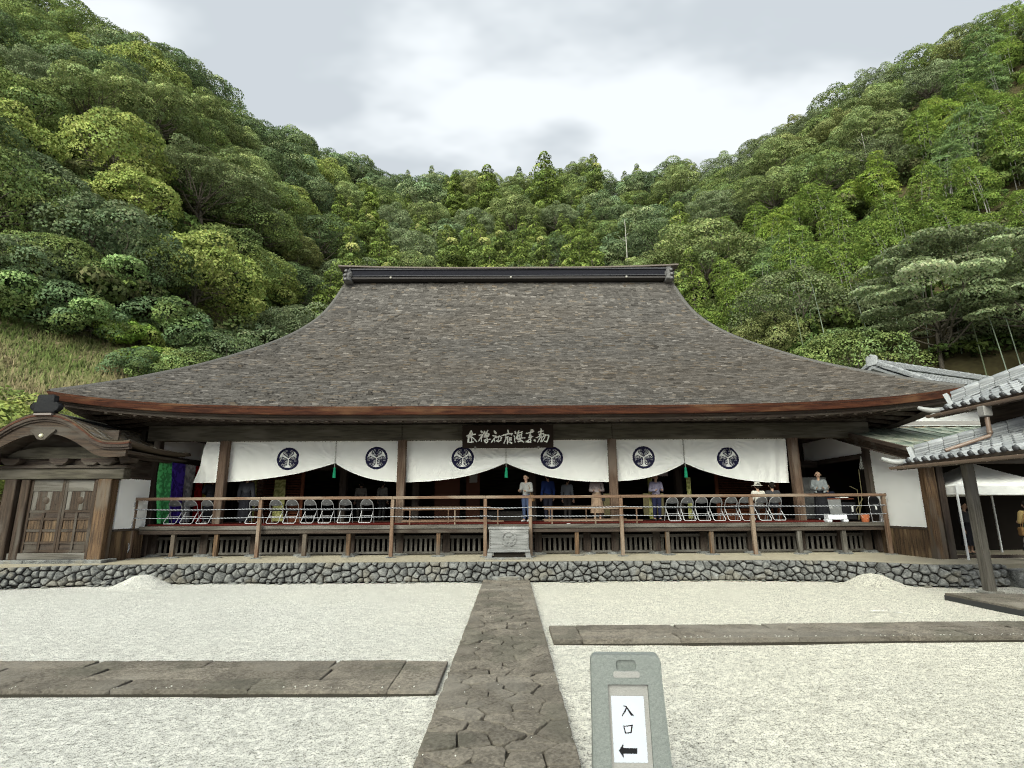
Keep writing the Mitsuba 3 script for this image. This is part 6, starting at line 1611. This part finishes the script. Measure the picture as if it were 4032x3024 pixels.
scr = put('grey_screen', box(11.1, 12.15, 21.6, 21.64, FZ, FZ + 1.55), 'paint', color=(.17, .17, .17)); lab(scr, 'plain grey screen standing behind the reception', 'screen')
stl = thing('white_stool', 'small white moulded step stool at the edge of the verandah', 'stool')
put('seat', slab(np.array([[(10.50 + .62 * u, 18.80 + .26 * v, 1.515 + .27 - .02 * math.sin(u * math.pi)) for v in (0, 1)] for u in np.linspace(0, 1, 8)]), V(0, 0, -.16)), 'glazed', stl, color=(.74, .75, .80))
for x in (10.46, 11.0): put('foot', box(x, x + .16, 18.78, 19.08, 1.517, 1.61, .025), 'glazed', stl, color=(.74, .75, .80))
bk = thing('orange_bucket', 'orange plastic bucket with a thin rim near the right end of the verandah', 'bucket')
put('pail', moved(lathe([(.0, 0), (.105, 0), (.135, .25), (.145, .25), (.145, .27), (.125, .27), (.098, .012), (0, .012)], 22), t=(11.72, 18.82, 1.517)), 'glazed', bk, smooth=40, color=(.50, .15, .065))
put('handle', tube([(11.585, 18.82, 1.77), (11.60, 18.76, 1.68), (11.72, 18.70, 1.62), (11.84, 18.76, 1.68), (11.855, 18.82, 1.77)], .006, 5), 'glazed', bk, color=(.55, .45, .4))
fc = thing('folded_chair', 'folded black chair leaning against the white wall at the right end of the railing', 'folding chair')
put('back_pad', prism(unary_union([Point(0, .70).buffer(.16, 10), sbox(-.16, .62, .16, .70)]), -.02, .02), 'paint', fc, color=(.022, .022, .024), to=T().translate([12.08, 18.72, 1.517]).rotate([1, 0, 0], -6))
put('seat_pad', prism(sbox(-.145, .28, .145, .585).buffer(.01), -.03, .0), 'paint', fc, color=(.022, .022, .024), to=T().translate([12.08, 18.72, 1.517]).rotate([1, 0, 0], -6))
put('label_tag', box(-.03, .03, -.036, -.031, .40, .56), 'paint', fc, color=(.6, .6, .6), to=T().translate([12.08, 18.72, 1.517]).rotate([1, 0, 0], -6))
put('frame', tube([(-.17, 0, .0), (-.175, 0, .70), (-.12, 0, .83), (0, 0, .875), (.12, 0, .83), (.175, 0, .70), (.17, 0, 0)], .012, 6), 'shiny', fc, smooth=True, color=(.65, .65, .67), to=T().translate([12.08, 18.74, 1.517]).rotate([1, 0, 0], -6))
put('frame', tube([(-.15, .03, .30), (-.15, .03, .01), (.15, .03, .01), (.15, .03, .30)], .011, 6), 'shiny', fc, smooth=True, color=(.65, .65, .67), to=T().translate([12.08, 18.74, 1.517]).rotate([1, 0, 0], -6))
vn = thing('vine_branch', 'dry branching vine arranged beside the reception table', 'branch')
for a, b, c in (((12.26, 20.0, FZ), (12.28, 19.95, 2.6), (12.0, 19.9, 2.72)), ((12.26, 20.0, FZ + .1), (12.34, 19.8, 2.5), (12.28, 19.7, 3.3)), ((12.2, 19.95, FZ), (12.12, 19.9, 1.9), (12.35, 19.8, 2.3))):
    put('stem', tube([a, tuple((V(*a) + V(*b)) / 2 + V(.03, 0, 0)), b, c], .014, 5), 'paint', vn, smooth=True, color=(.24, .21, .12))
nets = thing('hanging_net', 'pale cord net hanging by the white corridor wall', 'net')
for k_ in range(5): put('cord', tube([(12.30, 19.5, 3.75), (12.30 - .03 * k_, 19.45, 3.45 - .02 * k_), (12.33 - .04 * k_, 19.42, 3.28)], .006, 4), 'paint', nets, color=(.5, .5, .47))
sp_ = put('paper_slip', box(1.86, 1.98, 18.75, 18.83, 1.516, 1.528), 'paint', color=(.78, .78, .78)); lab(sp_, 'small white slip lying on the verandah edge right of the offertory box', 'paper')
st_ = put('paper_scrap', grid(np.array([[(7.1 + .55 * u, 11.6 - .10 * u + .05 * v, .002 + .02 * math.sin(u * 5)) for v in (0, 1)] for u in np.linspace(0, 1, 8)])), 'paint', color=(.85, .85, .84)); lab(st_, 'long white paper scrap lying on the gravel at the right', 'paper')
# dark side room right of the reception so that the wall beyond the doorway reads as shade
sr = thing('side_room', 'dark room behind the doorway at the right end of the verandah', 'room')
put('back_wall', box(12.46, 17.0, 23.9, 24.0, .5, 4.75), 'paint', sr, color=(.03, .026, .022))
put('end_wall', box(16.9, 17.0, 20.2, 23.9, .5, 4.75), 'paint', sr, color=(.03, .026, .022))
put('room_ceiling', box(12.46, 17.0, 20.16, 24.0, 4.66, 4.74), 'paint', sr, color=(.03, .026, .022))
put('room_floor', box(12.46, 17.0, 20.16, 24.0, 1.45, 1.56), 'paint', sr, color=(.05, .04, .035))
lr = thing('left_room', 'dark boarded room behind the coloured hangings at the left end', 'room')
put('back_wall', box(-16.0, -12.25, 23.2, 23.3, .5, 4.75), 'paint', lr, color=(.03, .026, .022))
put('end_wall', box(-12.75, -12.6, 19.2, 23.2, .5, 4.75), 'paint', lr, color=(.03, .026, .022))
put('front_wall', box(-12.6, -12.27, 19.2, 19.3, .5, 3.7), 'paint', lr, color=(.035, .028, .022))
